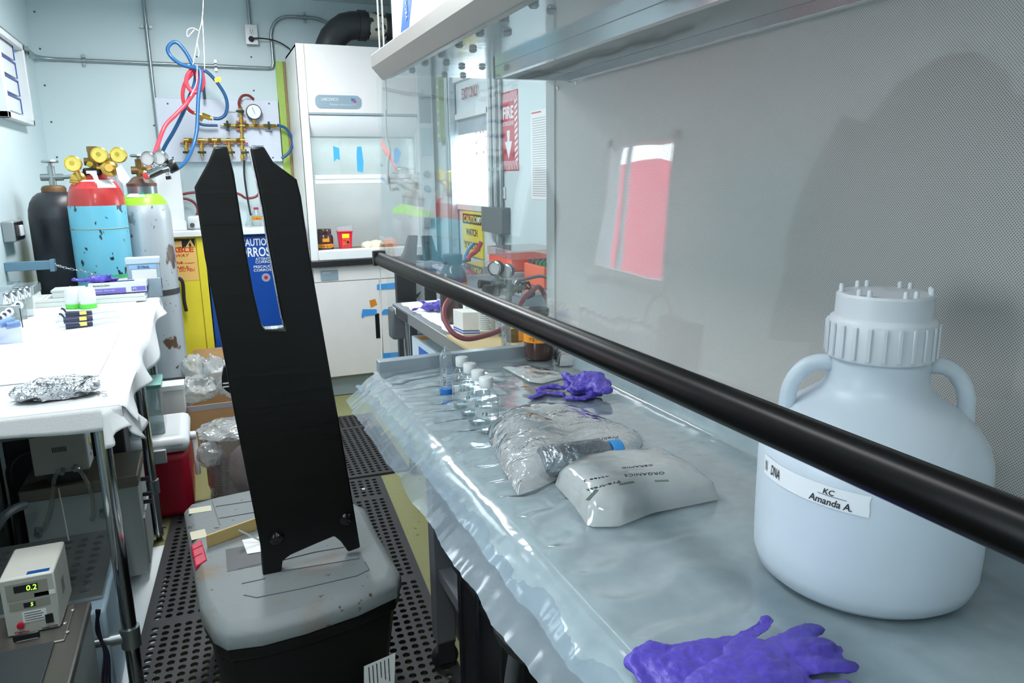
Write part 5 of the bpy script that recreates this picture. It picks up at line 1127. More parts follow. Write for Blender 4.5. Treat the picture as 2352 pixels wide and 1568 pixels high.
# regulator with two gauges
yr = 2.44; t = T('twin_gauge_regulator', 'steel regulator with two round black gauges standing on the cart', 'regulator', P(1165,740,Y=yr))
for px, py in ((1138,615),(1163,622)):
    g = gauge(P(px,py,Y=yr), .026, Vector((-.75,-.6,0)), blackr, white2, t); c = P(px-2,py,Y=yr)+Vector((-.009,-.007,0)); O('rim', glathe([(.0265,.006),(.0265,.012),(.023,.014)], P(px,py,Y=yr), Vector((-.75,-.6,0)), 28, cap=False), chrome, g)
sg_ = mat('regulator_steel', (140,150,150), .35, .8)
O('body', J(gcyl(P(1141,632,Y=yr),P(1142,660,Y=yr),.009), gcyl(P(1168,642,Y=yr),P(1168,700,Y=yr),.012), gcyl(P(1130,652,Y=yr),P(1156,650,Y=yr),.014,n=8), gcyl(P(1152,668,Y=yr),P(1186,662,Y=yr),.017,n=8), gcyl(P(1168,652,Y=yr),P(1170,678,Y=yr),.019,n=8), gcyl(P(1186,663,Y=yr),P(1204,660,Y=yr),.009)), sg_, t)
O('black_knob', gcyl(P(1112,668,Y=yr),P(1146,666,Y=yr),.022,n=16), black, t); O('black_knob', gcyl(P(1100,652,Y=yr+.05),P(1124,654,Y=yr+.05),.016,n=16), black, t)
O('pipe', gtube([P(1182,655,Y=yr), P(1190,645,Y=yr), P(1210,640,Y=yr), P(1240,634,Y=yr), P(1254,637,Y=yr)], .006, 8), sg_, t)
O('stand_pipe', gcyl(P(1170,700,Y=yr), Vector((P(1170,700,Y=yr).x,yr,ZW)), .012), sg_, t); O('base_fitting', glathe([(0,0),(.04,0),(.04,.012),(.02,.03),(0,.03)], (P(1170,700,Y=yr).x,yr,ZW), (0,0,1), 20), sg_, t)
O('cable_tangle', J(*[gtube([P(1190+8*math.sin(k*2.1),668+5*math.cos(k*1.7),Y=yr+.02), P(1205+10*math.sin(k),655+8*math.cos(k*3),Y=yr+.03), P(1222+6*math.cos(k*2),668+6*math.sin(k*2.5),Y=yr+.02), P(1208+8*math.sin(k*3),686,Y=yr+.02)], .0028, 5) for k in range(7)]), blackr, t)
# burgundy hose arching from the cart
tag(O('rubber_hose', gtube([P(1262,700,Y=2.42), P(1240,660,Y=2.42), P(1222,668,Y=2.36), P(1200,690,Y=2.30), P(1178,730,Y=2.25), P(1150,757,Y=2.22), P(1110,772,Y=2.20), P(1070,778,Y=2.20), P(1040,764,Y=2.22), P(1022,735,Y=2.26), P(1020,710,Y=2.3), P(1030,690,Y=2.34), P(1048,678,Y=2.38), P(1080,676,Y=2.42)], .0085, 10, k=6), mat('hose_burgundy',(128,44,56),.45)), 'thick burgundy hose looping out in front of the cans on the cart', 'hose')
# clear totes and orange tube boxes behind
tt_ = T('clear_tote', 'large clear plastic tote with white lid at the back of the cart', 'tote', (1.15,3.1,ZQ))
box('tub', (.99,2.90,ZQ), (1.43,3.36,ZQ+.155), clear('tote_plastic',(.9,.94,.96),1.4,.45,hz=(220,228,236)), tt_, .02); box('lid', (.98,2.89,ZQ+.155), (1.445,3.37,ZQ+.178), clear('tote_lid',(.9,.94,.96),1.4,.6,hz=(232,236,240)), tt_, .008)
tf = T('clear_tote', 'smaller clear tote with crumpled film in front, below the green capped rack', 'tote', (1.2,2.75,ZQ)); box('tub', (1.12,2.62,ZQ), (1.39,2.87,ZQ+.12), MATS['tote_plastic'], tf, .012); box('lid', (1.11,2.61,ZQ+.12), (1.395,2.88,ZQ+.135), MATS['tote_lid'], tf, .005)
orm = mat('fluor_orange', (250,80,40), .4, emit=None); zo = ZQ+.1785
t = T('orange_tube_box', 'orange sample box with clear hinged lid on the large tote', 'box', (1.2,3.1,zo)); box('tray', (1.205,2.92,zo), (1.435,3.20,zo+.050), orm, t, .003); box('lid', (1.20,2.915,zo+.050), (1.44,3.205,zo+.088), clear('lid_clear',(.97,.93,.92),1.3,.25,hz=(240,210,200)), t, .003); box('latch', (1.28,2.908,zo+.032), (1.31,2.915,zo+.056), MATS['lid_clear'], t)
zo2 = ZQ+.136; t = T('tube_rack', 'orange tube rack filled with green capped vials', 'rack', (1.3,2.74,zo2)); box('rack_body', (1.235,2.66,zo2), (1.385,2.86,zo2+.085), mat('rack_orange',(250,110,70),.4), t, .003)
gcm, dcm = mat('cap_green', (40,140,90), .4), mat('cap_dark', (96,70,80), .4)
for i in range(6):
    for j in range(5): O('vial_cap', gcyl((1.25+.024*i,2.68+.038*j,zo2+.085),(1.25+.024*i,2.68+.038*j,zo2+.102),.008,n=10), gcm if j < 3 else dcm, t)
t = T('spring_clamp', 'red and blue squeeze clamp lying on the large tote lid', 'clamp', (1.17,3.30,zo)); O('jaw', gtube([(1.13,3.29,zo+.02),(1.15,3.29,zo+.04),(1.18,3.29,zo+.06),(1.20,3.28,zo+.10)], .011, 8), mat('clamp_red',(180,40,56),.4), t); O('handle', gtube([(1.125,3.31,zo+.02),(1.145,3.31,zo+.065),(1.175,3.31,zo+.095)], .009, 8), mat('clamp_blue',(70,130,190),.4), t); O('screw', gcyl((1.10,3.30,zo+.008),(1.15,3.30,zo+.018),.008), dgrey, t)
tag(crumple('crumpled_bag', (1.10,2.60,ZQ+.04), (.10,.08,.045), bagm2, None, amp=.5, fr=16, sub=4, seed=21), 'crumpled clear bag on the cart between the brown bottle and the gauges', 'bag')
tag(crumple('crumpled_bag', (1.26,2.40,ZQ+.045), (.10,.10,.045), bagm2, None, amp=.5, fr=14, sub=4, seed=25), 'crumpled clear bag at the near right corner of the cart', 'bag')
t = T('carton', 'pale blue and white carton with orange tape on the cart shelf', 'carton', (.95,3.0,.566)); box('box_body', (CX0+.03,2.62,.566), (1.25,3.22,.735), mat('carton_pale',(206,222,232),.5), t, .002)
box('blue_panel', (CX0+.028,2.75,.60), (CX0+.03,3.10,.71), mat('carton_blue',(30,90,190),.5), t); box('orange_panel', (CX0+.0275,2.75,.58), (CX0+.03,3.18,.60), orange, t); box('orange_tape', (CX0+.04,3.10,.7352), (CX0+.14,3.17,.7365), orange, t)

# ================================================================== LEFT TABLE
TX1, TY0, TY1, TZ = -.225, 1.975, 3.90, .90
tb = T('wire_shelf_table', 'chrome post table along the left wall carrying the white cloth', 'table', (-.53,2.9,0))
box('top', (X0+.01,TY0+.01,TZ-.06), (TX1-.025,TY1,TZ-.022), dgrey, tb)
pm = mat('chrome_post', (200,206,210), .13, 1)
for x_ in (-.287, X0+.05):
    for y_ in (2.05, 3.14, 3.84): 
        pst = O('post', gcyl((x_,y_,.02),(x_,y_,TZ-.05),.019,n=24), pm, tb)
        O('foot', J(gcyl((x_,y_,.0),(x_,y_,.02),.012), gcyl((x_-.02,y_-.006,.055),(x_+.03,y_-.006,.055),.005)), dgrey, pst)
for y_ in (2.05, 3.14):
    O('cross_tube', gcyl((X0+.05,y_,.235),(-.287,y_,.235),.013,n=14), galv, tb); O('clamp', J(gcyl((-.287,y_,.205),(-.287,y_,.262),.025,n=20), gcyl((-.335,y_,.235),(-.30,y_,.235),.018,n=16)), galv, tb)
cl_m = mat('bench_cloth', (238,241,243), .75, bump=(220,.12))
def cloth_fn(u, v):
    # u along Y, v across: wall -> edge -> hang
    y = TY0-.004+(TY1-TY0)*u
    if v < .80: x = X0+.012+(TX1-X0-.012)*(v/.80); z = TZ+.001+.0015*abs(fbm((x*5,y*4,0),1))
    else:
        s = (v-.80)/.20; fold = .018*math.sin(y*11+1.2*math.sin(y*5)); x = TX1+.004+(.016+fold)*s; z = TZ+.001-(.045+.045*(.5+.5*math.sin(y*4.3+2.0)))*s**.9
    return (x, y, z)
cl = tag(O('bench_cloth', ggrid(cloth_fn, 90, 40), cl_m, solid=.002), 'white cloth draped over the left table, hanging in folds at its edge', 'cloth')
def hem_fn(u, v):
    x = X0+.012+(TX1-X0-.012)*u; z = TZ+.001-.052*v-.006*v*math.sin(u*9)
    return (x, TY0-.006-.006*v, z)
O('front_hem', ggrid(hem_fn, 30, 6), cl_m, cl, solid=.002)
O('corner_fold', ggrid(lambda u,v: (lambda a, r: (TX1-.045+.05*math.cos(a)+.035*v*math.cos(a)+.010*math.sin(u*22)*v, TY0+.03+.05*math.sin(a)*.8-.02*v*math.sin(a)*-1, TZ-.003-.095*v**.8*(.75+.25*math.cos(u*9))))(-PI/2+u*PI/2*1.15, 0), 26, 8), cl_m, cl, solid=.002)
ZT = TZ+.0045
def zt_(px, py, dz=0): return P(px, py, Z=ZT+dz)
tag(O('bench_pad', gbox((X0+.03,2.30,ZT-.001), (-.31,3.86,ZT+.003)), mat('pad_white',(240,242,243),.6), None, .001), 'thin white bench pad lying on the left table cloth', 'pad')
ZT2 = ZT+.0035
def zp(px, py, dz=0): return P(px, py, Z=ZT2+dz)
# foil packet
foil2 = mat('aluminium_foil', (214,218,222), .18, 1, bump=(55,.9,1))
def foil_fn():
    c = (zt_(40,925)+zt_(205,918))/2+Vector((0,.045,0)); bm = bmesh.new(); bmesh.ops.create_icosphere(bm, subdivisions=5, radius=1); V = []
    for v in bm.verts:
        p = v.co.copy(); p = Vector((math.copysign(abs(p.x)**.75,p.x)*.088, math.copysign(abs(p.y)**.8,p.y)*.050, p.z*.026)); s = 1-.50*ridge(p+Vector((3,1,0)), 24, 2)+.22; p *= s; p.z = max(p.z, -.020); V.append(p+c+Vector((0,0,.0215)))
    F_ = [tuple(v.index for v in f.verts) for f in bm.faces]; bm.free(); return V, F_
o = O('foil_packet', foil_fn(), foil2, smooth=False); tag(o, 'crumpled aluminium foil packet at the near end of the left table', 'packet')
for k in range(14):
    a = random.random()*6.28; 
o = tag(O('ink_marks', J(*[gtube([zt_(222+7*(k%4)+3*math.sin(k*5),898+5*(k//4),.0012), zt_(226+7*(k%4)+3*math.cos(k*3),900+5*(k//4)+2*math.sin(k*2),.0012)], .0007, 4, sm=False) for k in range(12)]), mat('pen_grey',(120,124,140),.6)), 'small scribbled pen marks on the cloth right of the foil packet', 'marks')
# pipettes lying down
navy = mat('pipette_navy', (36,44,72), .35); tipm = mat('pipette_white', (214,224,236), .4)
def pipette(label, p0, p1, hook=True):
    a = Vector(p0); b = Vector(p1); d = b-a; t = T('pipette', label, 'pipette', a, 'pipettes lying on the left table')
    up = Vector((0,0,1)); sd = d.cross(up).normalized()
    O('grip', gtube([a, a+d*.25, a+d*.5], .0125, 10, k=3, rf=lambda s: .0125-.003*s), navy, t)
    O('plunger', gcyl(a-d*.10, a, .006, .006), tipm, t); O('plunger_cap', gcyl(a-d*.14, a-d*.10, .009), tipm, t)
    if hook: O('finger_hook', gtube([a+d*.02+up*.008, a-d*.02+up*.022, a-d*.05+up*.026+sd*.006], .004, 6), navy, t)
    O('shaft', gcyl(a+d*.5, a+d, .0085, .003, n=12), tipm, t)
    c = a+d*.34; O('volume_window', gbox(c+Vector((-.012,-.0135,-.004)), c+Vector((.012,-.010,.010))), mat('pipette_label',(240,206,110),.5), t)
    return t
pipette('navy pipette nearest the two green capped jars', zp(150,722,.013), zp(270,713,.008)); pipette('navy pipette in the middle of the three lying together', zp(146,735,.013), zp(278,726,.008)); pipette('navy pipette lying nearest the camera, shaft to the right', zp(150,748,.013), zp(272,737,.008), False)
# two jars standing on green caps
gcap = mat('lime_cap', (90,214,70), .4); jw = mat('jar_white', (246,248,248), .45, sub=.1)
for px, l in ((170,'white jar standing upside down on its green cap, left of the pair'), (202,'white jar standing upside down on its green cap, right of the pair')):
    b = zp(px+2,707); b = Vector((b.x,b.y,ZT2)); t = T('jar', l, 'jar', b, 'upside down jars on the left table'); O('cap', glathe([(.033,0),(.034,.001),(.034,.018),(.032,.019)], b, (0,0,1), 28), gcap, t); O('body', glathe([(.030,.019),(.032,.03),(.033,.05),(.032,.075),(.026,.088),(0,.089)], b, (0,0,1), 28, cap=False), jw, t)
# tube rack trays
rk = mat('rack_white', (226,232,230), .5)
for i, (y0, y1, x0, x1, l) in enumerate(((3.71,3.89,-.76,-.27,'under the glove box'),)):
    t = T('tube_tray', 'white perforated tube tray behind the green capped jars, '+l, 'tray', ((x0+x1)/2,(y0+y1)/2,ZT2), 'white tube trays')
    box('base', (x0,y0,ZT2), (x1,y1,ZT2+.02), rk, t, .002)
    mat_piece('', (x0,y0,ZT2+.021), (1,0,0), (0,1,0), int((x1-x0)/.02)-1, int((y1-y0)/.02)-1, pit=.02, r=.007, th=.012, name='hole_plate', m=rk, par=t)
# boxes on the left
def lbox(label, x0, x1, y0, y1, h, m, lidm_=None, cat='box', name='sample_box', z=None, grp=None):
    z = ZT if z is None else z; t = T(name, label, cat, ((x0+x1)/2,(y0+y1)/2,z), grp); box('box_base', (x0,y0,z), (x1,y1,z+h*.62), m, t, .003); box('box_lid', (x0-.003,y0-.003,z+h*.62), (x1+.003,y1+.003,z+h), lidm_ or m, t, .003); return t
wbx = mat('box_white', (232,236,234), .5); fb = clear('frost_box', (.9,.95,.96), 1.4, .6, hz=(220,232,234))
lbox('large frosted sample box at the wall end of the left table', X0+.02, -.70, 3.70, 3.86, .10, wbx, fb)
lbox('frosted white box with blue seam beside the black cylinder', -.835, -.735, 3.50, 3.66, .13, wbx, fb)
lbox('low white lidded box in front of the black and blue cylinders', -.66, -.54, 3.87, 3.93, .05, wbx, wbx) if False else None
t = T('low_box', 'low white box with banded lid before the black gas cylinder', 'box', (-.66,3.82,ZT2+.035)); a = P(125,672,Y=3.80); b = P(192,668,Y=3.80)
box('box_base', (a.x,3.74,ZT2+.0335), (b.x,3.85,ZT2+.058), wbx, t, .002); box('box_lid', (a.x-.004,3.736,ZT2+.058), (b.x+.004,3.854,ZT2+.068), mat('lid_grey',(196,204,204),.5), t, .002); O('rubber_band', gbox(((a.x+b.x)/2-.002,3.735,ZT2+.056), ((a.x+b.x)/2+.001,3.855,ZT2+.0695)), cord, t)
# glove box and tip box at the far right corner
yg0 = 3.74; a = P(205,690,Y=yg0); b = P(305,686,Y=yg0); zb_ = ZT2+.034
t = T('glove_box', 'purple and white box of nitrile gloves at the far end of the left table', 'box', (a.x,yg0,zb_)); x0, x1 = a.x, b.x+.07
x0 = P(204,670,Y=yg0).x; x1 = P(338,670,Y=yg0).x
box('carton', (x0,yg0,zb_), (x1,yg0+.10,zb_+.052), white, t, .001); pu = mat('carton_purple',(120,106,196),.5); nv = mat('carton_navy',(44,44,96),.5)
box('purple_band', (x0+.01,yg0-.001,zb_+.006), (x1-.085,yg0,zb_+.028), pu, t); box('purple_band', (x1-.062,yg0-.001,zb_+.010), (x1-.004,yg0,zb_+.030), pu, t); box('navy_band', (x0,yg0-.0012,zb_), (x1,yg0,zb_+.005), nv, t); box('side_navy', (x1,yg0,zb_), (x1+.001,yg0+.10,zb_+.026), nv, t)
text('Kimberly-Clark', (x0+.02,yg0-.0015,zb_+.036), (1,0,0), (0,0,1), .065, .009, ink, t); text('Purple Nitrile', (x0+.014,yg0-.0018,zb_+.014), (1,0,0), (0,0,1), .09, .008, white, t); text('M', (x1-.056,yg0-.0018,zb_+.015), (1,0,0), (0,0,1), .013, .011, white, t)
O('opening', gbox((x0+.05,yg0+.025,zb_+.052), (x1-.05,yg0+.075,zb_+.0526)), nv, t)
glove('purple glove spilling from the top of the glove box', Vector((-.475,yg0+.05,zb_+.066)), Vector((-.435,yg0+.05,zb_+.066)), [[Vector((-.49,yg0+.04,zb_+.066)), Vector((-.53,yg0+.03,zb_+.068)), Vector((-.55,yg0+.03,zb_+.072))], [Vector((-.43,yg0+.04,zb_+.07)), Vector((-.41,yg0+.03,zb_+.085))], [Vector((-.42,yg0+.05,zb_+.066)), Vector((-.39,yg0+.05,zb_+.064))]], R=.030, flat=.6, amp=.008, fr=.016)
yt0 = 3.78; x0 = P(290,640,Y=yt0).x; x1 = P(368,640,Y=yt0).x; 
t = T('tip_box', 'clear pipette tip box labelled D10mL at the table corner', 'box', (x0,yt0,ZT)); zt0 = P(330,594,Y=yt0).z
tpm = clear('tip_box_plastic', (.86,.92,.96), 1.3, .5, hz=(206,222,232)); box('tub', (x0+.075,yt0+.062,ZT), (x1,yt0+.115,ZT+.09), tpm, t, .004)
t_x = x1
box('case', (x0,yt0+.066,ZT2+.03), (x1,yt0+.118,zt0-.03), tpm, t, .004); box('hood_lid', (x0-.003,yt0+.063,zt0-.03), (x1+.003,yt0+.12,zt0), mat('lid_blue_white',(204,222,238),.4), t, .004)
a = P(300,622,Y=yt0+.06); box('blue_label', (x0+.012,yt0+.0625,zt0-.052), (x1-.012,yt0+.063,zt0-.033), mat('label_sky',(150,190,230),.5), t); text('D10mL', ((x0+x1)/2-.022,yt0+.0615,zt0-.050), (1,0,0), (0,0,1), .05, .013, mat('navy_ink',(30,50,110),.5), t, bold=.02)
box('white_label', (x0+.02,yt0+.0625,zt0-.10), (x1-.015,yt0+.063,zt0-.055), paper, t)
# pipette carousel stand at the left frame edge
t = T('pipette_stand', 'pipette stand with white knobs and clear panel at the left frame edge', 'stand', zp(20,760)); ys = 2.98
box('black_strip', P(44,708,Y=ys)-Vector((0,0,0)), P(53,752,Y=ys)+Vector((0,.006,0)), black, t)
O('clear_panel', gprism([P(0,750,Y=2.9), P(48,752,Y=2.9), P(54,798,Y=2.9), P(20,835,Y=2.9), P(4,848,Y=2.9), P(-30,848,Y=2.9)], (0,.004,0)), clear('stand_acrylic',(.84,.87,.94),1.5,.25,hz=(200,208,230)), t); box('black_post', P(-12,790,Y=2.88), P(6,852,Y=2.88)+Vector((0,.01,0)), black, t)
for k in range(5):
    c = P(2+10.2*k,731-7.6*k,Y=2.96+.03*k); O('knob', glathe([(.012,-.01),(.014,-.006),(.014,.006),(.010,.008)], c, (0,-1,.35), 18), white, t); O('knob_hole', glathe([(.0065,0),(.0065,.002)], c+Vector((0,-.0095,.0035)), (0,-1,.35), 12), navy, t)
O('blue_grip', J(gcyl(P(0,745,Y=2.93),P(30,735,Y=2.95),.014), gcyl(P(14,748,Y=2.93),P(44,742,Y=2.95),.013)), mat('grip_blue',(120,150,200),.4), t)
O('rack_rail', gbox(P(-10,728,Y=3.02), P(44,702,Y=3.02)+Vector((0,.02,0))), mat('rail_olive',(150,160,160),.4), t)
# rows of steel capped tubes further left, also seen mirrored in the sash
tm_ = clear('tube_glass', (.8,.84,.85), 2.2, .15, hz=(200,206,206))
def ttube(x, y, l):
    b = Vector((x, y, ZT2)); t = T('test_tube', l, 'tube', b, 'capped glass tubes on the left table')
    O('glass', glathe([(0,0),(.020,0),(.022,.004),(.022,.080)], b, (0,0,1), 16, cap=False), tm_, t); O('steel_cap', glathe([(.023,.080),(.0235,.082),(.0235,.118),(.020,.122),(0,.122)], b, (0,0,1), 16), chrome, t)
on_ = ['first','second','third','fourth','fifth','sixth','seventh','eighth','ninth']
for i in range(9): ttube(-.69, 2.30+.066*i, 'steel capped glass tube by the left window, %s in the row from the foil end' % on_[i])
for i in range(4): ttube(-.725+.012*i, 3.32+.056*i, 'steel capped glass tube above the pipette knobs, %s from the camera' % on_[i])
b = Vector((-.70,2.30,ZT)); t = T('tubing_loop', 'loop of pale tubing with clips on the left table near the window', 'tubing', b); O('tube', gtube([b+Vector((0,.10,.01)), b+Vector((0,.12,.15)), b+Vector((0,.04,.24)), b+Vector((0,-.05,.20)), b+Vector((0,-.06,.06)), b+Vector((0,.02,.01))], .008, 8), mat('tubing_tan',(176,160,140),.5), t)
b = Vector((-.60,2.04,ZT)); t = T('pump', 'small dark pump unit with hose on the near left end of the table', 'pump', b); box('housing', b+Vector((-.10,0,0)), b+Vector((.0,.13,.19)), dgrey, t, .01); O('hose', gtube([b+Vector((-.05,.0,.14)), b+Vector((-.05,-.04,.17)), b+Vector((-.05,-.05,.05)), b+Vector((-.05,-.03,.008))], .007, 8), blackr, t)
# ================================================================== UNDER THE LEFT TABLE
bg = mat('bath_grey', (192,197,194), .5); bt = mat('bath_top', (142,138,132), .35, .7, ns=(8,.1))
# near bath with the control head
t = T('water_bath', 'near refrigerated bath with dark lid at the bottom left corner', 'bath', (-.6,1.7,0)); BX = -.352
box('body', (-.80,1.20,.02), (BX-.004,1.965,.375), bg, t, .004); box('steel_top', (-.803,1.195,.375), (BX,1.975,.402), bt, t, .006)
a = P(0,1497,Z=.404); b = P(150,1530,Z=.404); box('black_lid', (-.78,1.50,.402), (-.405,1.80,.41), mat('lid_slate',(66,70,72),.45), t, .003)
c = P(60,1475,Z=.42); O('lid_handle', gbox(P(30,1478,Z=.411), P(88,1478,Z=.411)+Vector((0,.03,.018))), black, t, .005); O('handle_label', gbox(P(38,1474,Z=.4295), P(84,1474,Z=.4295)+Vector((0,.018,.0006))), white2, t)
box('raised_plate', (-.60,1.80,.402), (-.385,1.96,.407), bt, t, .002)
for px, py in ((166,1400),(148,1430),(154,1450)): O('plate_screw', glathe([(.005,0),(.003,.002)], P(px,py,Z=.4075), (0,0,1), 8), steel, t)
# control head
yf = 1.86; c0 = P(21,1455,Y=yf); c1 = P(137,1440,Y=yf); c2 = P(8,1312,Y=yf)
hx0, hx1, hz0, hz1 = -.508, -.399, .4085, .552
t = T('bath_controller', 'cream bath controller box with green digits and a red knob', 'controller', ((hx0+hx1)/2,1.9,hz0))
box('case', (hx0,yf,hz0), (hx1,yf+.165,hz1), mat('case_cream',(224,224,214),.4), t, .006); fp = box('front_panel', (hx0+.002,yf-.002,hz0+.003), (hx1-.003,yf,hz1-.004), mat('panel_beige',(188,190,182),.45), t)
yF = yf-.0025
def fb_(n, x0, x1, z0, z1, m, d=.001): return box(n, (hx0+x0,yF-d,hz0+z0), (hx0+x1,yF,hz0+z1), m, t)
fb_('bezel', .012, .095, .088, .130, mat('bezel',(150,150,138),.4)); fb_('bezel', .014, .095, .064, .083, MATS['bezel']); fb_('display', .028, .076, .107, .124, ink, .0015); fb_('display', .042, .066, .067, .079, ink, .0015)
def seg(s, x, z, w_, h_): text(s, (hx0+x,yF-.0018,hz0+z), (1,0,0), (0,0,1), w_, h_, white_led, t, 'digits', thick=.0003, shear=.1)
seg('0.2', .053, .109, .020, .0125); seg('5', .056, .069, .005, .0085)
fb_('paper_note', .036, .084, .030, .056, paper); fb_('paper_note', .066, .108, .089, .099, paper); fb_('power_switch', .080, .096, .018, .040, black, .003)
for k in range(4): fb_('pen_line', .040, .078-.004*(k%2), .034+.006*k, .0352+.006*k, ink, .0016)
O('red_knob', glathe([(.0075,0),(.0075,.006),(0,.007)], (hx0+.030,yF,hz0+.026), (0,-1,0), 20), red, t); text('Thermo', (hx0+.015,yF-.0006,hz0+.005), (1,0,0), (0,0,1), .030, .006, mat('thermo_red',(190,60,60),.5), t, shear=.1); text('HAAKE DC30', (hx0+.070,yF-.0006,hz0+.005), (1,0,0), (0,0,1), .032, .004, ink, t)
box('blue_badge', (hx0+.055,yf+.006,hz1), (hx0+.10,yf+.02,hz1+.0008), mat('badge_blue',(30,90,160),.4), t)
O('vent_mark', gbox((hx1,yf+.06,hz0+.05),(hx1+.0006,yf+.09,hz0+.09)), MATS['bezel'], t)
# tub with perforated steel tray
t = T('ice_tub', 'pale tub with a perforated steel tray between the two baths', 'tub', (-.55,2.35,0)); tubm = mat('tub_pale', (190,216,232), .5)
box('tub_body', (-.80,2.10,.0), (-.345,2.60,.30), tubm, t, .01)
mat_piece('', (-.80,2.16,.303), (1,0,0), (0,1,0), 9, 9, pit=.043, r=.0135, th=.010, name='hole_tray', m=mat('tray_steel',(184,186,184),.35,.7,ns=(12,.1)), par=t)
O('valve_stack', J(gcyl((-.50,2.26,.313),(-.50,2.26,.36),.012), gcyl((-.50,2.26,.36),(-.50,2.26,.375),.018)), mat('knob_clear',(200,206,200),.2), t); O('copper_coil', J(*[glathe([(.010,0),(.013,.003),(.010,.006)], (-.49,2.26,.315+.009*k_), (0,0,1), 12) for k_ in range(3)]), copper, t)
tag(O('thermometer', gtube([P(134,1122,Y=2.60), P(158,1242,Y=2.45)], .0022, 8, sm=False), mat('thermo_glass',(196,204,190),.2)), 'thin glass thermometer leaning against the far bath', 'thermometer')
# far bath
y2 = 2.80; bx0, bx1 = P(52,1160,Y=y2).x, -.302
t = T('water_bath', 'far grey bath with brown steel rim under the left table', 'bath', (-.5,3.0,0)); box('body', (bx0,y2,.03), (bx1,y2+.26,.375), bg, t, .004); box('steel_top', (bx0-.006,y2-.008,.375), (bx1+.002,y2+.27,.418), mat('bath_rim',(134,126,112),.4,.5), t, .004)
box('front_grille', (bx1,y2+.02,.06), (bx1+.006,y2+.24,.24), mat('grille',(170,172,168),.5), t); [O('drain_tap', J(gcyl((bx0+dx,y2,z),(bx0+dx,y2-.04,z),.010), gcyl((bx0+dx,y2-.03,z-.012),(bx0+dx,y2-.03,z+.02),.007)), galv, t) for dx, z in ((.035,.27),(.235,.30))]
for z in (.36,.30,.27): O('side_tap', gcyl((bx1,y2+.10,z),(bx1+.03,y2+.10,z),.008), black, t)
y3 = y2+.0; q0 = P(82,1105,Y=y3); q1 = P(206,1088,Y=y3); q2 = P(66,1000,Y=y3)
t = T('circulator_head', 'grey metal heater box with vent slots on top of the far bath', 'heater', (-.52,y3,.45)); hxa, hxb = P(72,1050,Y=y3).x, P(200,1040,Y=y3).x
box('case', (hxa,y3,.462), (hxb,y3+.11,.618), mat('heater_grey',(192,188,176),.45), t, .003); box('foot', (hxa+.03,y3+.02,.4185), (hxb-.02,y3+.10,.462), black, t)
for k in range(9): box('vent_slot', (hxa+.062+.005*k,y3-.0008,.538), (hxa+.0645+.005*k,y3,.556), black, t)
for k in range(12): box('top_fin', (hxa+.008+.0125*k,y3+.01,.618), (hxa+.013+.0125*k,y3+.10,.6215), mat('fin_pale',(190,182,176),.5), t)
box('side_panel', (hxb,y3+.004,.466), (hxb+.002,y3+.104,.612), white2, t); box('yellow_mark', (hxb+.002,y3+.05,.53), (hxb+.003,y3+.075,.56), ym, t); box('red_switch', (hxb+.002,y3+.05,.495), (hxb+.003,y3+.06,.505), red, t); box('black_switch', (hxb+.002,y3+.078,.505), (hxb+.003,y3+.092,.53), black, t)
O('nozzles', J(gcyl((hxa+.085,y3,.475),(hxa+.085,y3-.025,.468),.008), gcyl((hxa+.125,y3,.48),(hxa+.125,y3-.025,.474),.008)), galv, t)
tbm = clear('vinyl_tube', (.86,.88,.84), 1.8, .3, hz=(210,214,200))
for pp, l in ((((135,1080),(125,1100),(120,1140),(112,1180),(98,1215)),'left clear vinyl tube dropping from the heater box to the drain tap'), (((165,1078),(178,1076),(196,1100),(210,1135),(214,1170),(210,1195)),'right clear vinyl tube curving from the heater box to the drain tap')):
    tag(O('vinyl_tube', gtube([P(a, b, Y=y2-.03) for a, b in pp], .0068, 8), tbm), l, 'tube')
tag(O('insulated_hose', gtube([P(70,1040,Y=3.1), P(40,1050,Y=3.05), P(20,1080,Y=3.0), P(28,1130,Y=2.9), P(38,1200,Y=2.8), P(45,1260,Y=2.75)], .010, 8), blackr), 'black insulated hose curving down beside the far bath', 'hose')
tag(O('insulated_hose', gtube([P(-20,1230,Y=2.5), P(5,1190,Y=2.5), P(30,1170,Y=2.55), P(55,1160,Y=2.62)], .014, 8), mat('hose_grey',(100,110,112),.4)), 'grey hose curling at the left frame edge below the table', 'hose')
# dark carton behind the heater
t = T('dark_case', 'dark case standing behind the grey heater box', 'case', (-.5,3.0,.42)); box('case_body', (-.76,3.10,.0), (-.36,3.27,.70), mat('case_dark',(30,30,36),.5), t, .01); box('case_lid', (-.765,3.095,.70), (-.355,3.275,.72), mat('case_red',(120,24,44),.5), t, .005)
# papers on the floor
tag(O('floor_sheet', ggrid(lambda u,v: (-.40+(.135+.02*v)*u+.006*fbm((v*5,u,0),2), 2.02+1.05*v, .003+.004*abs(fbm((u*3,v*8,1),1.5))), 10, 30), mat('sheet_white',(232,238,240),.7), solid=.001), 'white absorbent sheet spread on the floor by the table post', 'sheet')
# red cooler
t = T('red_cooler', 'red cool box with white lid and swing handle beyond the table posts', 'cooler', (-.4,3.6,0)); kr = mat('cooler_red',(196,22,52),.4)
box('body', (-.66,3.33,.0), (-.15,3.72,.295), kr, t, .03); box('lid', (-.668,3.32,.295), (-.142,3.73,.365), mat('cooler_white',(232,236,238),.4), t, .028); box('lid_recess', (-.40,3.37,.3652), (-.18,3.68,.3662), white2, t)
box('hinge', (-.30,3.305,.265), (-.235,3.325,.325), white2, t, .004); O('handle', gtube([(-.146,3.50,.31),(-.128,3.50,.30),(-.126,3.46,.20),(-.126,3.46,.14)], .012, 8), white2, t); O('handle_pivot', gcyl((-.15,3.50,.31),(-.118,3.50,.31),.020), white2, t)
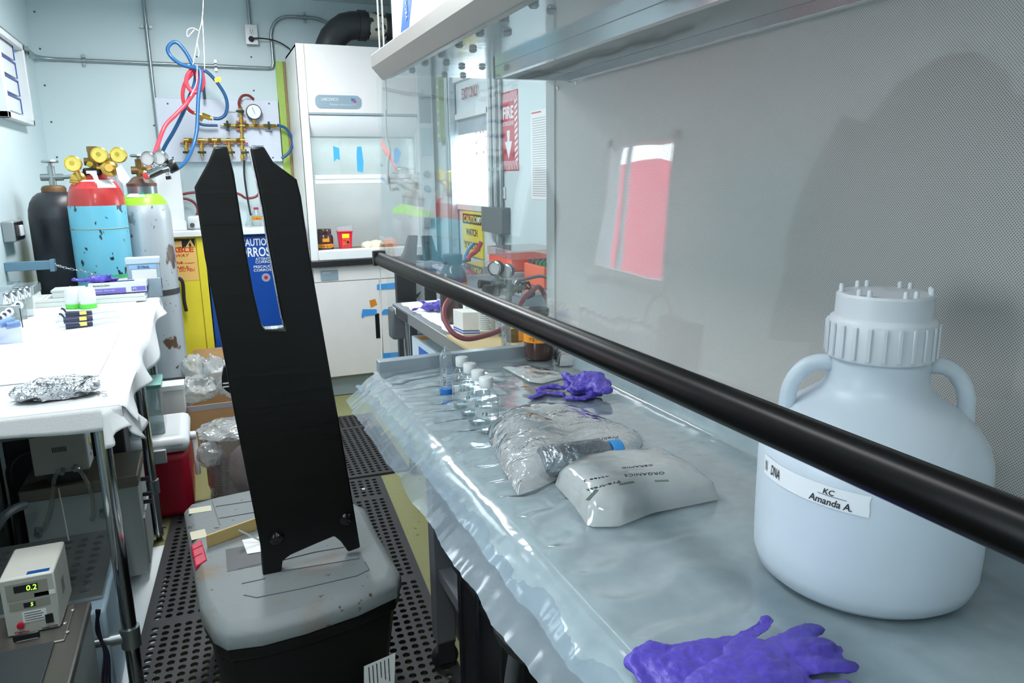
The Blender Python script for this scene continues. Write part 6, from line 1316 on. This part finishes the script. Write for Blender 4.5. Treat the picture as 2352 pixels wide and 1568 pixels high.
# clear tubs and boxes behind
t = T('clear_bin', 'tall frosted bin standing on the red cool box', 'bin', (-.30,3.5,.367)); box('bin_body', (-.345,3.40,.3665), (-.235,3.58,.57), clear('bin_plastic',(.86,.92,.92),1.4,.5,hz=(214,226,226)), t, .008); box('bin_lid', (-.35,3.395,.57), (-.23,3.585,.59), mat('bin_lid',(150,206,196),.4), t, .004)
t = T('stacked_boxes', 'clear organiser box with green rim standing behind the first table post', 'box', (-.4,3.3,.43)); box('box_body', (-.60,3.42,.3665), (-.37,3.62,.50), clear('org_plastic',(.8,.88,.86),1.3,.6,hz=(170,196,184)), t, .006); box('green_rim', (-.605,3.415,.50), (-.365,3.625,.512), mat('rim_green',(150,190,60),.5), t, .002); box('drawer', (-.59,3.43,.512), (-.38,3.61,.585), mat('drawer_blue',(60,110,180),.5), t, .004); box('upper_case', (-.595,3.425,.585), (-.375,3.615,.66), clear('up_plastic',(.88,.9,.94),1.3,.6,hz=(216,224,236)), t, .004)
t = T('white_carton', 'white carton on the open cardboard box beside the silver cylinder', 'carton', (-.22,3.95,.40)); box('carton', (-.288,3.86,.315), (-.165,3.99,.435), wbx, t, .002); box('carton_lid', (-.292,3.855,.435), (-.16,3.995,.462), wbx, t, .002); box('black_strip', (-.28,3.97,.4625), (-.155,3.99,.470), black, t)
cbm = mat('cardboard', (190,150,104), .75, ns=(20,.06))
t = T('cardboard_box', 'wide open cardboard box on the floor between the cylinders and the board', 'box', (-.1,4.1,0))
x0, x1, y0, y1, h = -.31, .30, 3.99, 4.55, .308
box('front_panel', (x0,y0,0), (x1,y0+.006,h), cbm, t); box('back_panel', (x0,y1-.006,0), (x1,y1,h), cbm, t) if False else None
box('side_panel', (x1-.006,y0+.006,0), (x1,y1-.12,h), cbm, t); box('back_panel', (x0+.16,y1-.126,0), (x1-.006,y1-.12,h), cbm, t); box('bottom', (x0+.16,y0+.006,0), (x1-.006,y1-.126,.006), cbm, t)
box('tape', (x0,y0-.0008,h-.028), (x1,y0,h), mat('tape_grey',(170,170,176),.4), t)
t = T('cardboard_box', 'small open cardboard box holding a white lining, in front of the blue cabinet', 'box', (.0,4.7,0))
x0, x1, y0, y1, h = -.13, .25, 4.48, 4.92, .36
for a_, b_ in (((x0,y0,0),(x1,y0+.005,h)),((x0,y1-.005,0),(x1,y1,h+.05)),((x0,y0+.005,0),(x0+.005,y1-.005,h+.02)),((x1-.005,y0+.005,0),(x1,y1-.005,h))): box('panel', a_, b_, cbm, t)
box('white_lining', (x0+.01,y0+.01,.01), (x1-.01,y1-.01,h-.03), white2, t)
bgm = clear('bag_white', (.93,.95,.96), 1.8, .5, hz=(236,240,240), rough=.12, bump=(22,.9,2), tl=.4)
for c, r, sd, l in (((-.12,4.10,.37),(.11,.09,.07),31,'puffed clear bag at the left of the open cardboard box'), ((.09,4.10,.37),(.09,.08,.08),33,'puffed clear bag at the right of the open cardboard box'), ((-.11,4.24,.44),(.07,.06,.08),35,'knotted white bag standing highest in the cardboard box'), ((-.02,4.20,.42),(.06,.05,.10),37,'narrow clear bag beside the knotted white bag in the box')):
    tag(crumple('plastic_bag', c, r, bgm, None, amp=.45, fr=16, sub=4, seed=sd), l, 'bag')
t = T('trash_bin', 'clear lined waste bin with knotted plastic bag beside the red cool box', 'bin', (.03,3.4,0)); binm = clear('liner', (.82,.82,.82), 1.8, .4, hz=(170,168,166), rough=.12, bump=(24,.9,2))
O('liner_bag', loft([[Vector((.045+.135*s*math.cos(a)*(1+.05*math.sin(a*7+z*40)), 3.42+.13*s*math.sin(a)*(1+.05*math.sin(a*5)), z)) for a in np.linspace(0,2*PI,41)[:-1]] for s, z in ((.85,.015),(.95,.10),(1.0,.2),(1.04,.30),(1.02,.345))], capt=False), binm, t)
crumple('bag_top', (.04,3.42,.345), (.145,.13,.035), bgm, t, amp=.5, fr=16, sub=4, seed=41); crumple('bag_knot', (-.065,3.31,.275), (.05,.04,.055), bgm, t, amp=.5, fr=22, sub=4, seed=43); crumple('waste', (.08,3.42,.15), (.07,.08,.12), mat('waste_pink',(206,186,184),.6), t, amp=.5, fr=14, sub=3, seed=45)
# cables hanging behind the near bath
tag(O('cable_bundle', J(*[gtube([P(222+3*k,1400,Y=2.0), P(228-6*math.sin(k),1450,Y=2.0), P(240+4*k,1500,Y=1.98), P(236+8*k,1568,Y=1.95), P(250+8*k,1640,Y=1.93)], .004, 6) for k in range(3)]), mat('cable_dark',(28,26,40),.4)), 'dark cables hanging between the near bath and the table post', 'cable')

# added jacket shape, out of frame, standing in for the person mirrored in the sash
t = T('person_stand_in', 'dark jacket shape added on the left wall for the person mirrored in the sash', 'jacket', (X0,1.38,1.9))
O('body', loft([[Vector((X0+.02+.10*w_*(1+math.sin(a))*.6, 1.38+.26*w_*math.cos(a)*(1+.05*math.sin(5*a+z*9)), z)) for a in np.linspace(0,2*PI,33)[:-1]] for w_, z in ((.9,.80),(1.0,1.1),(.95,1.45),(.9,1.70),(.55,1.84),(.2,1.90))]), mat('stand_in_dark',(44,40,42),.85), t)
for sgn in (-1,1): O('sleeve', gtube([(X0+.08,1.38+sgn*.20,1.74),(X0+.11,1.38+sgn*.29,1.45),(X0+.10,1.38+sgn*.30,1.10)], .055, 12), MATS['stand_in_dark'], t)
O('hook', gtube([(X0,1.38,1.93),(X0+.04,1.38,1.93),(X0+.05,1.38,1.90)], .006, 6), chrome, t)
